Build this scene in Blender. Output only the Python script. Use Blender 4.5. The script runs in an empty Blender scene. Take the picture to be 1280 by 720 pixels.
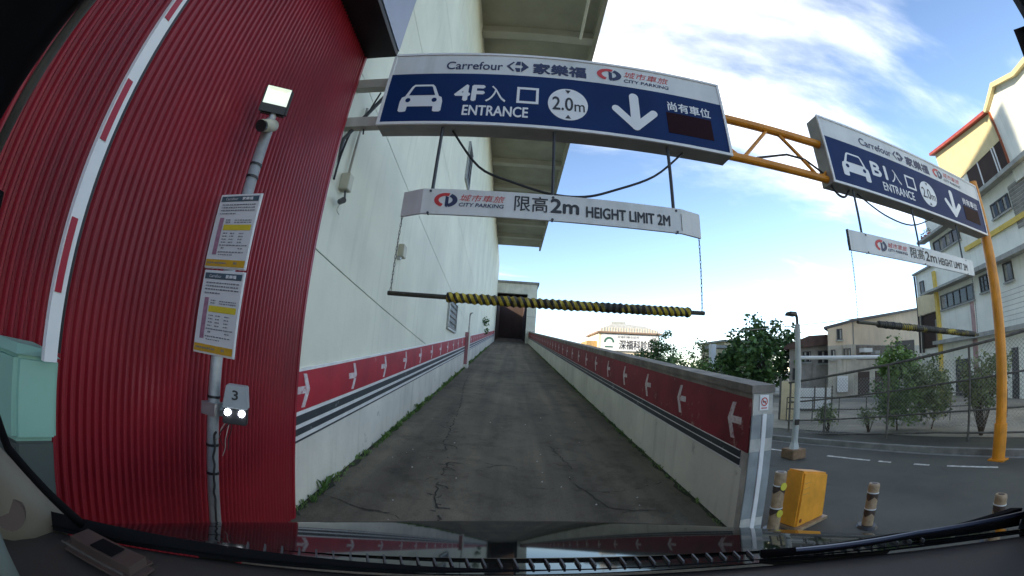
import bpy, bmesh, math, random
import numpy as np
from mathutils import Vector, Matrix
random.seed(7); RNG = np.random.default_rng(7)
sc = bpy.context.scene
col = sc.collection
R = math.radians

# ------------------------------------------------------------------ camera (170 degree dash camera: fisheye lens)
cd = bpy.data.cameras.new('dash_camera')
cd.type = 'PANO'
cd.panorama_type = 'FISHEYE_LENS_POLYNOMIAL'
cd.sensor_fit = 'HORIZONTAL'; cd.sensor_width = 36.0; cd.sensor_height = 20.25
cd.fisheye_fov = R(200)
cd.fisheye_polynomial_k0 = 0.0
cd.fisheye_polynomial_k1 = -0.07229169500361958
cd.fisheye_polynomial_k2 = -0.00019021342204913382
cd.fisheye_polynomial_k3 = 1.2791460434127442e-05
cd.fisheye_polynomial_k4 = 2.09743105586272e-07
cd.clip_start = 0.01; cd.clip_end = 3000
cam = bpy.data.objects.new('camera', cd); col.objects.link(cam)
CR = ((0.997780351614251, -0.0025772747154237502, -0.06654117212360229),
      (-0.010621284069434451, 0.9802988223941866, -0.1972343964355293),
      (0.06573855989644135, 0.1975033581173049, 0.9780955297286302))
EYE = Vector((0, 0, 1.56))
cam.matrix_world = Matrix(((CR[0][0], CR[0][2], -CR[0][1], EYE.x), (CR[1][0], CR[1][2], -CR[1][1], EYE.y),
                           (CR[2][0], CR[2][2], -CR[2][1], EYE.z), (0, 0, 0, 1)))
sc.camera = cam

# ------------------------------------------------------------------ sky and sun
SUN_EL, SUN_AZ = R(24), math.atan2(-0.45, -0.90)      # direction towards the sun, from +X counter-clockwise
w = bpy.data.worlds.new('World'); sc.world = w; w.use_nodes = True
nt = w.node_tree; N = nt.nodes; LK = nt.links.new
for n in list(N): N.remove(n)
out = N.new('ShaderNodeOutputWorld'); bg = N.new('ShaderNodeBackground'); bg.inputs['Strength'].default_value = 0.125
sky = N.new('ShaderNodeTexSky'); sky.sky_type = 'NISHITA'; sky.sun_disc = False
sky.sun_elevation = SUN_EL; sky.sun_rotation = math.pi / 2 - SUN_AZ
sky.air_density = 0.85; sky.dust_density = 0.2; sky.ozone_density = 1.3
tc = N.new('ShaderNodeTexCoord'); sep = N.new('ShaderNodeSeparateXYZ'); LK(tc.outputs['Generated'], sep.inputs[0])
def wm(op, a, b, clamp=False):
    m = N.new('ShaderNodeMath'); m.operation = op; m.use_clamp = clamp
    for i, x in enumerate((a, b)):
        if x is None: continue
        if isinstance(x, (int, float)): m.inputs[i].default_value = x
        else: LK(x, m.inputs[i])
    return m.outputs[0]
zc = wm('MAXIMUM', sep.outputs[2], 0.0); zd = wm('ADD', zc, 0.12)
comb = N.new('ShaderNodeCombineXYZ'); LK(wm('DIVIDE', sep.outputs[0], zd), comb.inputs[0]); LK(wm('DIVIDE', sep.outputs[1], zd), comb.inputs[1])
comb.inputs[2].default_value = 3.7
mp = N.new('ShaderNodeMapping'); mp.inputs['Rotation'].default_value = (0, 0, R(28)); mp.inputs['Scale'].default_value = (0.50, 1.55, 1); LK(comb.outputs[0], mp.inputs[0])
n1 = N.new('ShaderNodeTexNoise'); n1.inputs['Scale'].default_value = 0.85; n1.inputs['Detail'].default_value = 9; n1.inputs['Roughness'].default_value = 0.56; n1.inputs['Distortion'].default_value = 0.35
LK(mp.outputs[0], n1.inputs['Vector'])
cr = N.new('ShaderNodeValToRGB'); cr.color_ramp.elements[0].position = 0.485; cr.color_ramp.elements[1].position = 0.79
cr.color_ramp.interpolation = 'EASE'
LK(n1.outputs[0], cr.inputs[0])
n2 = N.new('ShaderNodeTexNoise'); n2.inputs['Scale'].default_value = 2.2; n2.inputs['Detail'].default_value = 6; LK(mp.outputs[0], n2.inputs['Vector'])
cc = N.new('ShaderNodeValToRGB'); cc.color_ramp.elements[0].position = 0.3; cc.color_ramp.elements[0].color = (4.8, 5.0, 5.2, 1); cc.color_ramp.elements[1].position = 0.65; cc.color_ramp.elements[1].color = (13.5, 12.9, 11.6, 1)
LK(n2.outputs[0], cc.inputs[0])
mx = N.new('ShaderNodeMix'); mx.data_type = 'RGBA'
LK(wm('MULTIPLY', cr.outputs[0], 0.93), mx.inputs[0]); LK(sky.outputs[0], mx.inputs[6]); LK(cc.outputs[0], mx.inputs[7])
LK(mx.outputs[2], bg.inputs[0]); LK(bg.outputs[0], out.inputs[0])
sl = bpy.data.lights.new('sun', 'SUN'); sl.energy = 3.6; sl.angle = R(0.6); sl.color = (1.0, 0.86, 0.66)
sun = bpy.data.objects.new('sun', sl); col.objects.link(sun)
sd = Vector((math.cos(SUN_EL) * math.cos(SUN_AZ), math.cos(SUN_EL) * math.sin(SUN_AZ), math.sin(SUN_EL)))
sun.rotation_euler = sd.to_track_quat('Z', 'Y').to_euler(); sun.location = (0, 0, 60)
vs = sc.view_settings; vs.view_transform = 'Standard'; vs.look = 'None'; vs.gamma = 1.0; vs.exposure = 1.5; vs.use_curve_mapping = False
sc.cycles.max_bounces = 6; sc.cycles.diffuse_bounces = 3; sc.cycles.transparent_max_bounces = 8
sc.cycles.use_denoising = True

# ------------------------------------------------------------------ helpers
def mat(name, c, rough=0.6, metal=0.0, var=0.12, scale=3.0, bump=0.0, bscale=60.0, streak=0.0, coat=0.0, emit=None, spec=0.5, tint=None, wear=None):
    m = bpy.data.materials.new(name); m.use_nodes = True
    t = m.node_tree; n = t.nodes; l = t.links.new; b = n['Principled BSDF']
    b.inputs['Base Color'].default_value = (*c, 1); b.inputs['Roughness'].default_value = rough; b.inputs['Metallic'].default_value = metal
    b.inputs['Coat Weight'].default_value = coat; b.inputs['Coat Roughness'].default_value = 0.03; b.inputs['Specular IOR Level'].default_value = spec
    g = n.new('ShaderNodeNewGeometry')
    if var > 0:
        nz = n.new('ShaderNodeTexNoise'); nz.inputs['Scale'].default_value = scale; nz.inputs['Detail'].default_value = 6; nz.inputs['Roughness'].default_value = 0.6
        l(g.outputs['Position'], nz.inputs['Vector'])
        r = n.new('ShaderNodeValToRGB'); k = 1 - var
        a = tint if tint else (c[0] * k * k, c[1] * k * k, c[2] * k * k)
        r.color_ramp.elements[0].position = 0.32; r.color_ramp.elements[0].color = (*a, 1)
        r.color_ramp.elements[1].position = 0.68; r.color_ramp.elements[1].color = (min(1, c[0] * (1 + var * .5)), min(1, c[1] * (1 + var * .5)), min(1, c[2] * (1 + var * .5)), 1)
        l(nz.outputs[0], r.inputs[0]); src = r.outputs[0]
        if streak > 0:
            mpn = n.new('ShaderNodeMapping'); mpn.inputs['Scale'].default_value = (5, 5, 0.35); l(g.outputs['Position'], mpn.inputs[0])
            ns = n.new('ShaderNodeTexNoise'); ns.inputs['Scale'].default_value = 1.6; ns.inputs['Detail'].default_value = 5; l(mpn.outputs[0], ns.inputs['Vector'])
            rs = n.new('ShaderNodeValToRGB'); rs.color_ramp.elements[0].position = 0.55; rs.color_ramp.elements[0].color = (1, 1, 1, 1)
            rs.color_ramp.elements[1].position = 0.78; rs.color_ramp.elements[1].color = (1 - streak, 1 - streak * .95, 1 - streak * 1.1, 1); l(ns.outputs[0], rs.inputs[0])
            mm = n.new('ShaderNodeMix'); mm.data_type = 'RGBA'; mm.blend_type = 'MULTIPLY'; mm.inputs[0].default_value = 1
            l(src, mm.inputs[6]); l(rs.outputs[0], mm.inputs[7]); src = mm.outputs[2]
        if wear:
            nw = n.new('ShaderNodeTexNoise'); nw.inputs['Scale'].default_value = wear[1]; nw.inputs['Detail'].default_value = 9; nw.inputs['Roughness'].default_value = .72; l(g.outputs['Position'], nw.inputs['Vector'])
            rw = n.new('ShaderNodeValToRGB'); rw.color_ramp.elements[0].position = wear[2]; rw.color_ramp.elements[1].position = wear[2] + .06; rw.color_ramp.elements[1].color = (.8, .8, .8, 1); l(nw.outputs[0], rw.inputs[0])
            mw = n.new('ShaderNodeMix'); mw.data_type = 'RGBA'; l(rw.outputs[0], mw.inputs[0]); l(src, mw.inputs[6]); mw.inputs[7].default_value = (*wear[0], 1); src = mw.outputs[2]
        l(src, b.inputs['Base Color'])
    if bump > 0:
        nb = n.new('ShaderNodeTexNoise'); nb.inputs['Scale'].default_value = bscale; nb.inputs['Detail'].default_value = 4; l(g.outputs['Position'], nb.inputs['Vector'])
        bp = n.new('ShaderNodeBump'); bp.inputs['Strength'].default_value = bump; bp.inputs['Distance'].default_value = 0.01
        l(nb.outputs[0], bp.inputs['Height']); l(bp.outputs[0], b.inputs['Normal'])
    if emit:
        b.inputs['Emission Color'].default_value = (*emit[0], 1); b.inputs['Emission Strength'].default_value = emit[1]
    return m

BASE = {}
class MB:
    def __init__(s, T=None): s.v = []; s.f = []; s.T = T
    def add(s, vs, fs):
        o = len(s.v)
        for p in vs:
            p = Vector(p); s.v.append(s.T @ p if s.T else p)
        s.f += [tuple(i + o for i in q) for q in fs]; return s
    def box(s, x0, x1, y0, y1, z0, z1):
        return s.add([(x0, y0, z0), (x1, y0, z0), (x1, y1, z0), (x0, y1, z0), (x0, y0, z1), (x1, y0, z1), (x1, y1, z1), (x0, y1, z1)],
                     [(3, 2, 1, 0), (4, 5, 6, 7), (0, 1, 5, 4), (1, 2, 6, 5), (2, 3, 7, 6), (3, 0, 4, 7)])
    def prism(s, pts, ax, a, b):
        k = len(pts); P = {'y': lambda p, t: (p[0], t, p[1]), 'x': lambda p, t: (t, p[0], p[1]), 'z': lambda p, t: (p[0], p[1], t)}[ax]
        return s.add([P(p, a) for p in pts] + [P(p, b) for p in pts],
                     [tuple(range(k)), tuple(range(2 * k - 1, k - 1, -1))] + [(i, (i + 1) % k, (i + 1) % k + k, i + k) for i in range(k)])
    def hexa(s, p):            # 8 corners, bottom ring then top ring
        return s.add(p, [(3, 2, 1, 0), (4, 5, 6, 7), (0, 1, 5, 4), (1, 2, 6, 5), (2, 3, 7, 6), (3, 0, 4, 7)])
    def tube(s, pts, r, n=8, cap=True):
        pts = [Vector(p) for p in pts]; rs = r if isinstance(r, (list, tuple)) else [r] * len(pts); vs = []; fs = []
        d0 = (pts[1] - pts[0]).normalized(); up = Vector((0, 0, 1)) if abs(d0.z) < .9 else Vector((1, 0, 0)); a = d0.cross(up).normalized()
        for i, p in enumerate(pts):
            d = (pts[min(i + 1, len(pts) - 1)] - pts[max(i - 1, 0)]).normalized(); a = (a - d * a.dot(d)).normalized(); b = d.cross(a)
            for j in range(n):
                t = 2 * math.pi * j / n; vs.append(p + (a * math.cos(t) + b * math.sin(t)) * rs[i])
        for i in range(len(pts) - 1):
            for j in range(n): fs.append((i * n + j, i * n + (j + 1) % n, (i + 1) * n + (j + 1) % n, (i + 1) * n + j))
        if cap: fs += [tuple(range(n - 1, -1, -1)), tuple(range((len(pts) - 1) * n, len(pts) * n))]
        return s.add(vs, fs)
    def build(s, name, m, parent=None, smooth=False, bevel=0.0, recalc=True):
        o_ = BASE.get(parent.name, Vector()) if parent else Vector()
        me = bpy.data.meshes.new(name); me.from_pydata([tuple(p - o_) for p in s.v], [], s.f)
        if recalc or bevel:
            bm = bmesh.new(); bm.from_mesh(me)
            if recalc: bmesh.ops.recalc_face_normals(bm, faces=bm.faces)
            if bevel: bmesh.ops.bevel(bm, geom=[e for e in bm.edges if len(e.link_faces) == 2 and e.calc_face_angle() > .6], offset=bevel, segments=2, affect='EDGES', clamp_overlap=True)
            bm.to_mesh(me); bm.free()
        if smooth:
            for p in me.polygons: p.use_smooth = True
        me.materials.append(m)
        o = bpy.data.objects.new(name, me); col.objects.link(o)
        if parent: o.parent = parent
        BASE[o.name] = o_
        return o
def tag(o, label, cat=None, group=None, kind=None):
    if label: o['label'] = label
    if cat: o['category'] = cat
    if group: o['group'] = group
    if kind: o['kind'] = kind
    return o
def thing(name, label, cat, loc=(0, 0, 0), group=None):
    o = bpy.data.objects.new(name, None); col.objects.link(o); o.location = loc; BASE[o.name] = Vector(loc); o.empty_display_size = .2
    return tag(o, label, cat, group)
def struct(o): o['kind'] = 'structure'; return o
def solo(mb, name, m, label, cat, loc, group=None, **k):
    """a thing that is one mesh, with its origin at LOC"""
    o = mb.build(name, m, **k); L = Vector(loc)
    o.data.transform(Matrix.Translation(-L)); o.location = L; BASE[o.name] = L
    return tag(o, label, cat, group)
def text(body, name, m, parent, x0, x1, z0, z1, y, bold=0.0, shear=0.0, T=None, fit=True, thick=0.003):
    """lettering in the XZ plane facing -Y, stretched into the given rectangle; T maps it elsewhere"""
    cu = bpy.data.curves.new('tmp', 'FONT'); cu.body = body; cu.size = 1; cu.offset = 0.0; cu.shear = shear; cu.resolution_u = 4; cu.extrude = 0.0
    ob = bpy.data.objects.new('tmp', cu); col.objects.link(ob); dg = bpy.context.evaluated_depsgraph_get(); dg.update()
    me = bpy.data.meshes.new_from_object(ob.evaluated_get(dg)); vs = [v.co.copy() for v in me.vertices]; fs = [tuple(p.vertices) for p in me.polygons]
    bpy.data.objects.remove(ob); bpy.data.curves.remove(cu); bpy.data.meshes.remove(me)
    if not vs: return None
    a, b = min(v.x for v in vs), max(v.x for v in vs); c, d = min(v.y for v in vs), max(v.y for v in vs)
    mb = MB(T); H = z1 - z0; bw = bold * 1.6 * H
    for i, (ox, oz) in enumerate(((0, 0),) if bold <= 0 else ((-1, 0), (1, 0), (0, -1), (0, 1), (0, 0))):
        mb.add([(x0 + bw + (v.x - a) / (b - a) * (x1 - x0 - 2 * bw) + ox * bw, y - .00012 * i, z0 + bw + (v.y - c) / (d - c) * (H - 2 * bw) + oz * bw) for v in vs], fs)
    o = mb.build(name, m, parent, recalc=False); return o
def clip(poly, a, b, c):       # keep a*x+b*y<=c
    o = []
    for i, p in enumerate(poly):
        q = poly[(i + 1) % len(poly)]; dp = a * p[0] + b * p[1] - c; dq = a * q[0] + b * q[1] - c
        if dp <= 0: o.append(p)
        if (dp < 0 < dq) or (dq < 0 < dp): t = dp / (dp - dq); o.append((p[0] + (q[0] - p[0]) * t, p[1] + (q[1] - p[1]) * t))
    return o
def copy_tree(o, parent=None):
    c = o.copy(); col.objects.link(c); c.parent = parent; BASE[c.name] = BASE.get(o.name, Vector())
    for ch in list(o.children): copy_tree(ch, c)
    return c
def ell(cx, cz, rx, rz, a0=0, a1=360, n=24): return [(cx + rx * math.cos(R(a0 + (a1 - a0) * i / n)), cz + rz * math.sin(R(a0 + (a1 - a0) * i / n))) for i in range(n + (0 if a1 - a0 == 360 else 1))]

# ------------------------------------------------------------------ materials
m_red = mat('red_cladding', (.27, .009, .020), .45, var=.16, scale=1.1, streak=.12)
m_white = mat('white_wall_paint', (.78, .79, .65), .75, var=.08, scale=.6, streak=.12, bump=.15, bscale=25)
m_white2 = mat('white_dado_paint', (.74, .73, .63), .7, var=.10, scale=1.2, streak=.2, bump=.2, bscale=30, wear=((.42, .41, .35), 3.5, .62))
m_band = mat('red_band_paint', (.42, .014, .028), .5, var=.14, scale=3, streak=.22, wear=((.42, .24, .22), 5, .63))
m_band2 = mat('faded_red_band_paint', (.25, .020, .030), .6, var=.20, scale=2.2, streak=.3, wear=((.34, .20, .18), 5, .60))
m_dark = mat('charcoal_stripe_paint', (.045, .052, .058), .5, var=.15, wear=((.34, .34, .32), 6, .61))
m_wline = mat('white_line_paint', (.78, .78, .76), .55, var=.08, scale=6)
m_pink = mat('white_arrow_paint', (.70, .66, .65), .6, var=.12, scale=22, tint=(.50, .36, .36), wear=((.34, .05, .06), 12, .57))
m_conc = mat('weathered_concrete', (.30, .29, .26), .85, var=.22, scale=2.4, streak=.25, bump=.35, bscale=45)
m_concl = mat('pale_concrete', (.52, .51, .46), .85, var=.2, scale=5, streak=.2, bump=.4, bscale=60)
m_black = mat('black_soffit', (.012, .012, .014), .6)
m_blue_clad = mat('grey_blue_cladding', (.27, .31, .40), .45, var=.05)
m_soffit = mat('olive_grey_soffit', (.36, .35, .27), .8, var=.10, scale=.8, streak=.1)
m_soffit2 = mat('pale_soffit_beam', (.46, .45, .37), .8, var=.1, scale=.8)
m_joint = mat('joint_sealant', (.10, .11, .10), .8)
m_galv = mat('galvanised_steel', (.42, .43, .42), .42, metal=.55, var=.15, scale=14)
m_alu = mat('sign_frame_white', (.78, .78, .76), .4, var=.05)
m_signw = mat('sign_white_face', (.70, .71, .68), .5, var=.07, scale=3, streak=.14)
m_signb = mat('sign_blue_face', (.008, .030, .115), .5, var=.12, scale=1.5, spec=.12)
m_housing = mat('sign_housing_grey', (.33, .33, .31), .55, var=.12, scale=4)
m_navy = mat('navy_print', (.014, .022, .075), .45, var=0)
m_print = mat('white_print', (.78, .79, .78), .45, var=.03)
m_ink = mat('black_print', (.02, .02, .022), .5, var=0)
m_redink = mat('red_print', (.55, .03, .03), .45, var=0)
m_led = mat('led_display_dark', (.022, .003, .006), .6, var=.2, scale=40, spec=.1)
m_yel = mat('yellow_orange_steel', (.72, .27, .012), .42, var=.14, scale=5, streak=.2, wear=((.16, .07, .03), 7, .64))
m_chain = mat('chain_steel', (.16, .16, .15), .5, metal=.6)
m_rod = mat('dark_hanger_rod', (.05, .055, .06), .5, var=.1)
m_cable = mat('black_cable', (.02, .021, .022), .6)
m_cablew = mat('pale_cable', (.45, .43, .38), .6)
m_pole = mat('galvanised_pole', (.40, .42, .42), .45, metal=.3, var=.12, scale=18)
m_blackpl = mat('black_plastic', (.018, .018, .020), .4, var=.1)
m_green = mat('pale_green_cabinet_paint', (.27, .50, .40), .45, var=.08, scale=2)
m_cab_base = mat('dark_grey_green', (.075, .095, .085), .6, var=.12)
m_orange = mat('orange_plastic', (.86, .37, .035), .4, var=.12, scale=5, streak=.12, wear=((.45, .26, .10), 9, .64))
m_tan = mat('tan_reflective_sheet', (.38, .27, .16), .5, var=.2, scale=18)
m_brown = mat('dark_brown_sheet', (.06, .035, .025), .5, var=.2, scale=20)
m_lemon = mat('lemon_reflector', (.62, .55, .06), .4, var=.1)
m_asph = None

def asphalt(name, c, crack=True, patch=.25):
    m = mat(name, c, .85, var=0, spec=.35); t = m.node_tree; n = t.nodes; l = t.links.new; b = n['Principled BSDF']
    g = n['Geometry'] if 'Geometry' in n else n.new('ShaderNodeNewGeometry')
    a = n.new('ShaderNodeTexNoise'); a.inputs['Scale'].default_value = .55; a.inputs['Detail'].default_value = 7; a.inputs['Roughness'].default_value = .62; l(g.outputs['Position'], a.inputs['Vector'])
    r = n.new('ShaderNodeValToRGB'); r.color_ramp.elements[0].position = .33; r.color_ramp.elements[1].position = .70
    r.color_ramp.elements[0].color = (c[0] * (1 - patch), c[1] * (1 - patch), c[2] * (1 - patch), 1); r.color_ramp.elements[1].color = (c[0] * (1 + patch), c[1] * (1 + patch), c[2] * (1 + patch * .9), 1); l(a.outputs[0], r.inputs[0])
    s = n.new('ShaderNodeTexNoise'); s.inputs['Scale'].default_value = 130; s.inputs['Detail'].default_value = 3; l(g.outputs['Position'], s.inputs['Vector'])
    rs = n.new('ShaderNodeValToRGB'); rs.color_ramp.elements[0].position = .35; rs.color_ramp.elements[0].color = (.72, .72, .72, 1); rs.color_ramp.elements[1].position = .72; rs.color_ramp.elements[1].color = (1.35, 1.33, 1.28, 1); l(s.outputs[0], rs.inputs[0])
    mm = n.new('ShaderNodeMix'); mm.data_type = 'RGBA'; mm.blend_type = 'MULTIPLY'; mm.inputs[0].default_value = 1; l(r.outputs[0], mm.inputs[6]); l(rs.outputs[0], mm.inputs[7]); src = mm.outputs[2]
    bp = n.new('ShaderNodeBump'); bp.inputs['Strength'].default_value = .5; bp.inputs['Distance'].default_value = .006; l(s.outputs[0], bp.inputs['Height']); l(bp.outputs[0], b.inputs['Normal'])
    if name == 'ramp_asphalt':
        mpn = n.new('ShaderNodeMapping'); mpn.inputs['Scale'].default_value = (2.6, .16, .16); l(g.outputs['Position'], mpn.inputs[0])
        ln_ = n.new('ShaderNodeTexNoise'); ln_.inputs['Scale'].default_value = 1.0; ln_.inputs['Detail'].default_value = 4; l(mpn.outputs[0], ln_.inputs['Vector'])
        rl = n.new('ShaderNodeValToRGB'); rl.color_ramp.elements[0].position = .35; rl.color_ramp.elements[0].color = (.70, .70, .70, 1); rl.color_ramp.elements[1].position = .65; rl.color_ramp.elements[1].color = (1.22, 1.2, 1.15, 1); l(ln_.outputs[0], rl.inputs[0])
        st = n.new('ShaderNodeTexNoise'); st.inputs['Scale'].default_value = 2.6; st.inputs['Detail'].default_value = 6; st.inputs['Roughness'].default_value = .7; l(g.outputs['Position'], st.inputs['Vector'])
        r2 = n.new('ShaderNodeValToRGB'); r2.color_ramp.elements[0].position = .34; r2.color_ramp.elements[0].color = (.62, .62, .60, 1); r2.color_ramp.elements[1].position = .52; r2.color_ramp.elements[1].color = (1, 1, 1, 1); l(st.outputs[0], r2.inputs[0])
        for extra in (rl, r2):
            mq = n.new('ShaderNodeMix'); mq.data_type = 'RGBA'; mq.blend_type = 'MULTIPLY'; mq.inputs[0].default_value = 1; l(src, mq.inputs[6]); l(extra.outputs[0], mq.inputs[7]); src = mq.outputs[2]
    if crack:
        dn = n.new('ShaderNodeTexNoise'); dn.inputs['Scale'].default_value = 2.3; dn.inputs['Detail'].default_value = 5; l(g.outputs['Position'], dn.inputs['Vector'])
        ad = n.new('ShaderNodeVectorMath'); ad.operation = 'MULTIPLY_ADD'; l(dn.outputs['Color'], ad.inputs[0]); ad.inputs[1].default_value = (.55, .55, 0); l(g.outputs['Position'], ad.inputs[2])
        vo = n.new('ShaderNodeTexVoronoi'); vo.feature = 'DISTANCE_TO_EDGE'; vo.inputs['Scale'].default_value = 1.15; l(ad.outputs[0], vo.inputs['Vector'])
        rc = n.new('ShaderNodeValToRGB'); rc.color_ramp.elements[0].position = .004; rc.color_ramp.elements[0].color = (1, 1, 1, 1); rc.color_ramp.elements[1].position = .013; rc.color_ramp.elements[1].color = (0, 0, 0, 1); l(vo.outputs['Distance'], rc.inputs[0])
        mk = n.new('ShaderNodeTexNoise'); mk.inputs['Scale'].default_value = .8; l(g.outputs['Position'], mk.inputs['Vector'])
        rk = n.new('ShaderNodeValToRGB'); rk.color_ramp.elements[0].position = .55; rk.color_ramp.elements[1].position = .66; rk.color_ramp.elements[1].color = (.6, .6, .6, 1); l(mk.outputs[0], rk.inputs[0])
        mu = n.new('ShaderNodeMath'); mu.operation = 'MULTIPLY'; l(rc.outputs[0], mu.inputs[0]); l(rk.outputs[0], mu.inputs[1])
        m2 = n.new('ShaderNodeMix'); m2.data_type = 'RGBA'; l(mu.outputs[0], m2.inputs[0]); l(src, m2.inputs[6]); m2.inputs[7].default_value = (.012, .012, .011, 1); src = m2.outputs[2]
    l(src, b.inputs['Base Color']); return m
m_ramp = asphalt('ramp_asphalt', (.136, .121, .095), False, .30); m_road = asphalt('road_asphalt', (.080, .083, .074)); m_yard = asphalt('yard_concrete', (.26, .25, .21), False, .35)

# ------------------------------------------------------------------ ground, street, kerb
struct(MB().add([(-600, -600, 0), (600, -600, 0), (600, 600, 0), (-600, 600, 0)], [(0, 1, 2, 3)]).build('road', m_road, recalc=False))
road = bpy.data.objects['road']
KERB = [(9.4, -4.0), (8.30, .4), (7.80, 2.4), (7.46, 3.5), (7.06, 4.7), (6.62, 6.0), (6.03, 7.3), (4.4, 10.5), (1.0, 17.0), (-6, 31)]
def offs(P, d):
    o = []
    for i, p in enumerate(P):
        a = Vector(P[max(i - 1, 0)]); b = Vector(P[min(i + 1, len(P) - 1)]); t = (b - a).normalized(); nrm = Vector((t.y, -t.x)); o.append((p[0] + nrm.x * d, p[1] + nrm.y * d))
    return o
def ribbon(P, Q, z, z2=None):
    mb = MB(); k = len(P); mb.add([(p[0], p[1], z) for p in P] + [(p[0], p[1], z if z2 is None else z2) for p in Q], [(i, i + 1, i + 1 + k, i + k) for i in range(k - 1)]); return mb
m_gutter = mat('gutter_concrete', (.22, .22, .20), .85, var=.25, scale=4, bump=.3); m_darkpave = asphalt('dark_pavement', (.075, .078, .065), False)
kp = MB()
K1 = offs(KERB, .14)
for i in range(len(KERB) - 1):
    a, b, c, d = KERB[i], KERB[i + 1], K1[i + 1], K1[i]
    kp.hexa([(*a, -.02), (*b, -.02), (*c, -.02), (*d, -.02), (*a, .10), (*b, .10), (*c, .10), (*d, .10)])
struct(kp.build('kerb', m_gutter))
struct(ribbon(K1, offs(KERB, 1.25), .092).build('pavement', m_darkpave, recalc=False))
struct(ribbon(offs(KERB, 1.25), offs(KERB, 40), .10).build('yard', m_yard, recalc=False))
struct(ribbon(offs(KERB, -.16), offs(KERB, -.004), .004).build('gutter', m_gutter, recalc=False))
m_mark = mat('worn_road_paint', (.62, .62, .57), .7, var=.35, scale=9, tint=(.25, .25, .23))
for a, b in (((5.74, 5.36), (6.02, 4.55)), ((6.08, 4.40), (6.16, 4.18)), ((6.30, 3.80), (6.40, 3.55)), ((6.52, 3.28), (6.86, 2.52)), ((5.0, 7.1), (5.5, 5.95))):
    a = Vector(a); b = Vector(b); t = (b - a).normalized(); nn = Vector((-t.y, t.x)) * .045
    MB().add([(*(a - nn), .004), (*(b - nn), .004), (*(b + nn), .004), (*(a + nn), .004)], [(0, 1, 2, 3)]).build('marking', m_mark, road, recalc=False)

# ------------------------------------------------------------------ ramp
XL, XR, S, Y0, YE = -1.60, 1.90, .1001, .5, 39.9
def zr(y): return max(0, (y - Y0) * S)
ys = [Y0, 2, 5, 10, 20, 30, 40, 55]
mb = MB(); mb.add([(XL - .02, y, zr(y) + .004) for y in ys] + [(XR + .02, y, zr(y) + .004) for y in ys], [(i, i + 8, i + 9, i + 1) for i in range(7)])
ramp = struct(mb.build('ramp', m_ramp))
# cracks and pebbles on the ramp: the long meandering crack near the middle, and a short one lower right
def crack(pts, wd, seed, jit=.05, gap=.25, br=.5):
    """broken, wandering crack with short side branches, cut as thin dark slivers"""
    rr = random.Random(seed); mb = MB()
    def seg(P, w0):
        for i in range(len(P) - 1):
            a, b = Vector(P[i]), Vector(P[i + 1]); t = (b - a).normalized(); nn = Vector((-t.y, t.x)); wa = w0 * rr.uniform(.3, 1.5); wb = w0 * rr.uniform(.2, 1.2)
            q = [a - nn * wa, b - nn * wb, b + nn * wb, a + nn * wa]; mb.add([(p.x, p.y, zr(p.y) + .008) for p in q], [(0, 1, 2, 3)])
    for i in range(len(pts) - 1):
        a, b = Vector(pts[i]), Vector(pts[i + 1]); k = max(2, int((b - a).length / .06)); prev = None
        for j in range(k + 1):
            p = a.lerp(b, j / k) + Vector((rr.uniform(-jit, jit), rr.uniform(-.02, .02)))
            if prev is not None and rr.random() > gap: seg([prev, p], wd)
            if rr.random() < br:
                an = rr.choice((0, math.pi)) + rr.uniform(-.5, .5); q = p.copy(); L = [q.copy()]
                for _ in range(rr.randint(1, 4)): q = q + Vector((math.cos(an), math.sin(an))) * rr.uniform(.03, .07); an += rr.uniform(-.7, .7); L.append(q.copy())
                seg(L, wd * .8)
            prev = p
    return mb
m_crack = mat('crack_tar', (.032, .029, .023), .9, var=0)
for pts, wd, sd_, jit, gap, br in (([(-.48, 2.7), (-.46, 3.0), (-.57, 3.4), (-.61, 3.85), (-.60, 4.45), (-.77, 5.05), (-.80, 6.2), (-.85, 7.4), (-1.1, 10.3), (-1.28, 14)], .009, 1, .020, .35, .38),
    ([(.72, 4.1), (.86, 3.7), (.98, 3.38), (1.33, 3.25)], .007, 2, .015, .1, .18), ([(1.9, 3.98), (1.2, 3.72), (.3, 3.82)], .006, 3, .01, .35, .03), ([(-1.55, 3.1), (-1.1, 2.97), (-.85, 3.0)], .006, 4, .012, .1, .08),
    ([(.62, 5.4), (.74, 4.8), (.8, 4.4)], .008, 5, .02, .2, .3), ([(-.1, 4.4), (.08, 4.42)], .006, 6, .02, .1, .5), ([(1.25, 2.5), (1.6, 2.46)], .006, 7, .01, .2, .1)):
    crack(pts, wd, sd_, jit, gap, br).build('crack', m_crack, ramp, recalc=False)
m_moss = mat('moss_dirt', (.035, .038, .022), .95, var=.3, scale=12, bump=.5)
for xa, sg in ((XL + .012, 1), (XR - .006, -1)):
    rr = random.Random(int(xa * 10)); P = []; Q = []; y = 2.64
    while y < 38: P.append((xa, y)); Q.append((xa + sg * (.03 + .07 * rr.random() ** 2), y)); y += .07 + .012 * (y - 2.6)
    mb = MB(); k = len(P); mb.add([(p_[0], p_[1], zr(p_[1]) + .010) for p_ in P] + [(p_[0], p_[1], zr(p_[1]) + .0065) for p_ in Q], [(i, i + 1, i + 1 + k, i + k) for i in range(k - 1)]); mb.build('moss_edge', m_moss, ramp, recalc=False)
m_pebble = mat('pale_pebble', (.55, .53, .48), .8)
pb = MB()
for _ in range(34):
    x, y = random.uniform(-1.3, 1.7), random.uniform(2.0, 7); r = random.uniform(.005, .012); z = zr(y) + .004
    pb.add([(x - r, y, z), (x, y - r, z), (x + r, y, z), (x, y + r, z), (x, y, z + r)], [(0, 1, 4), (1, 2, 4), (2, 3, 4), (3, 0, 4)])
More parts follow.
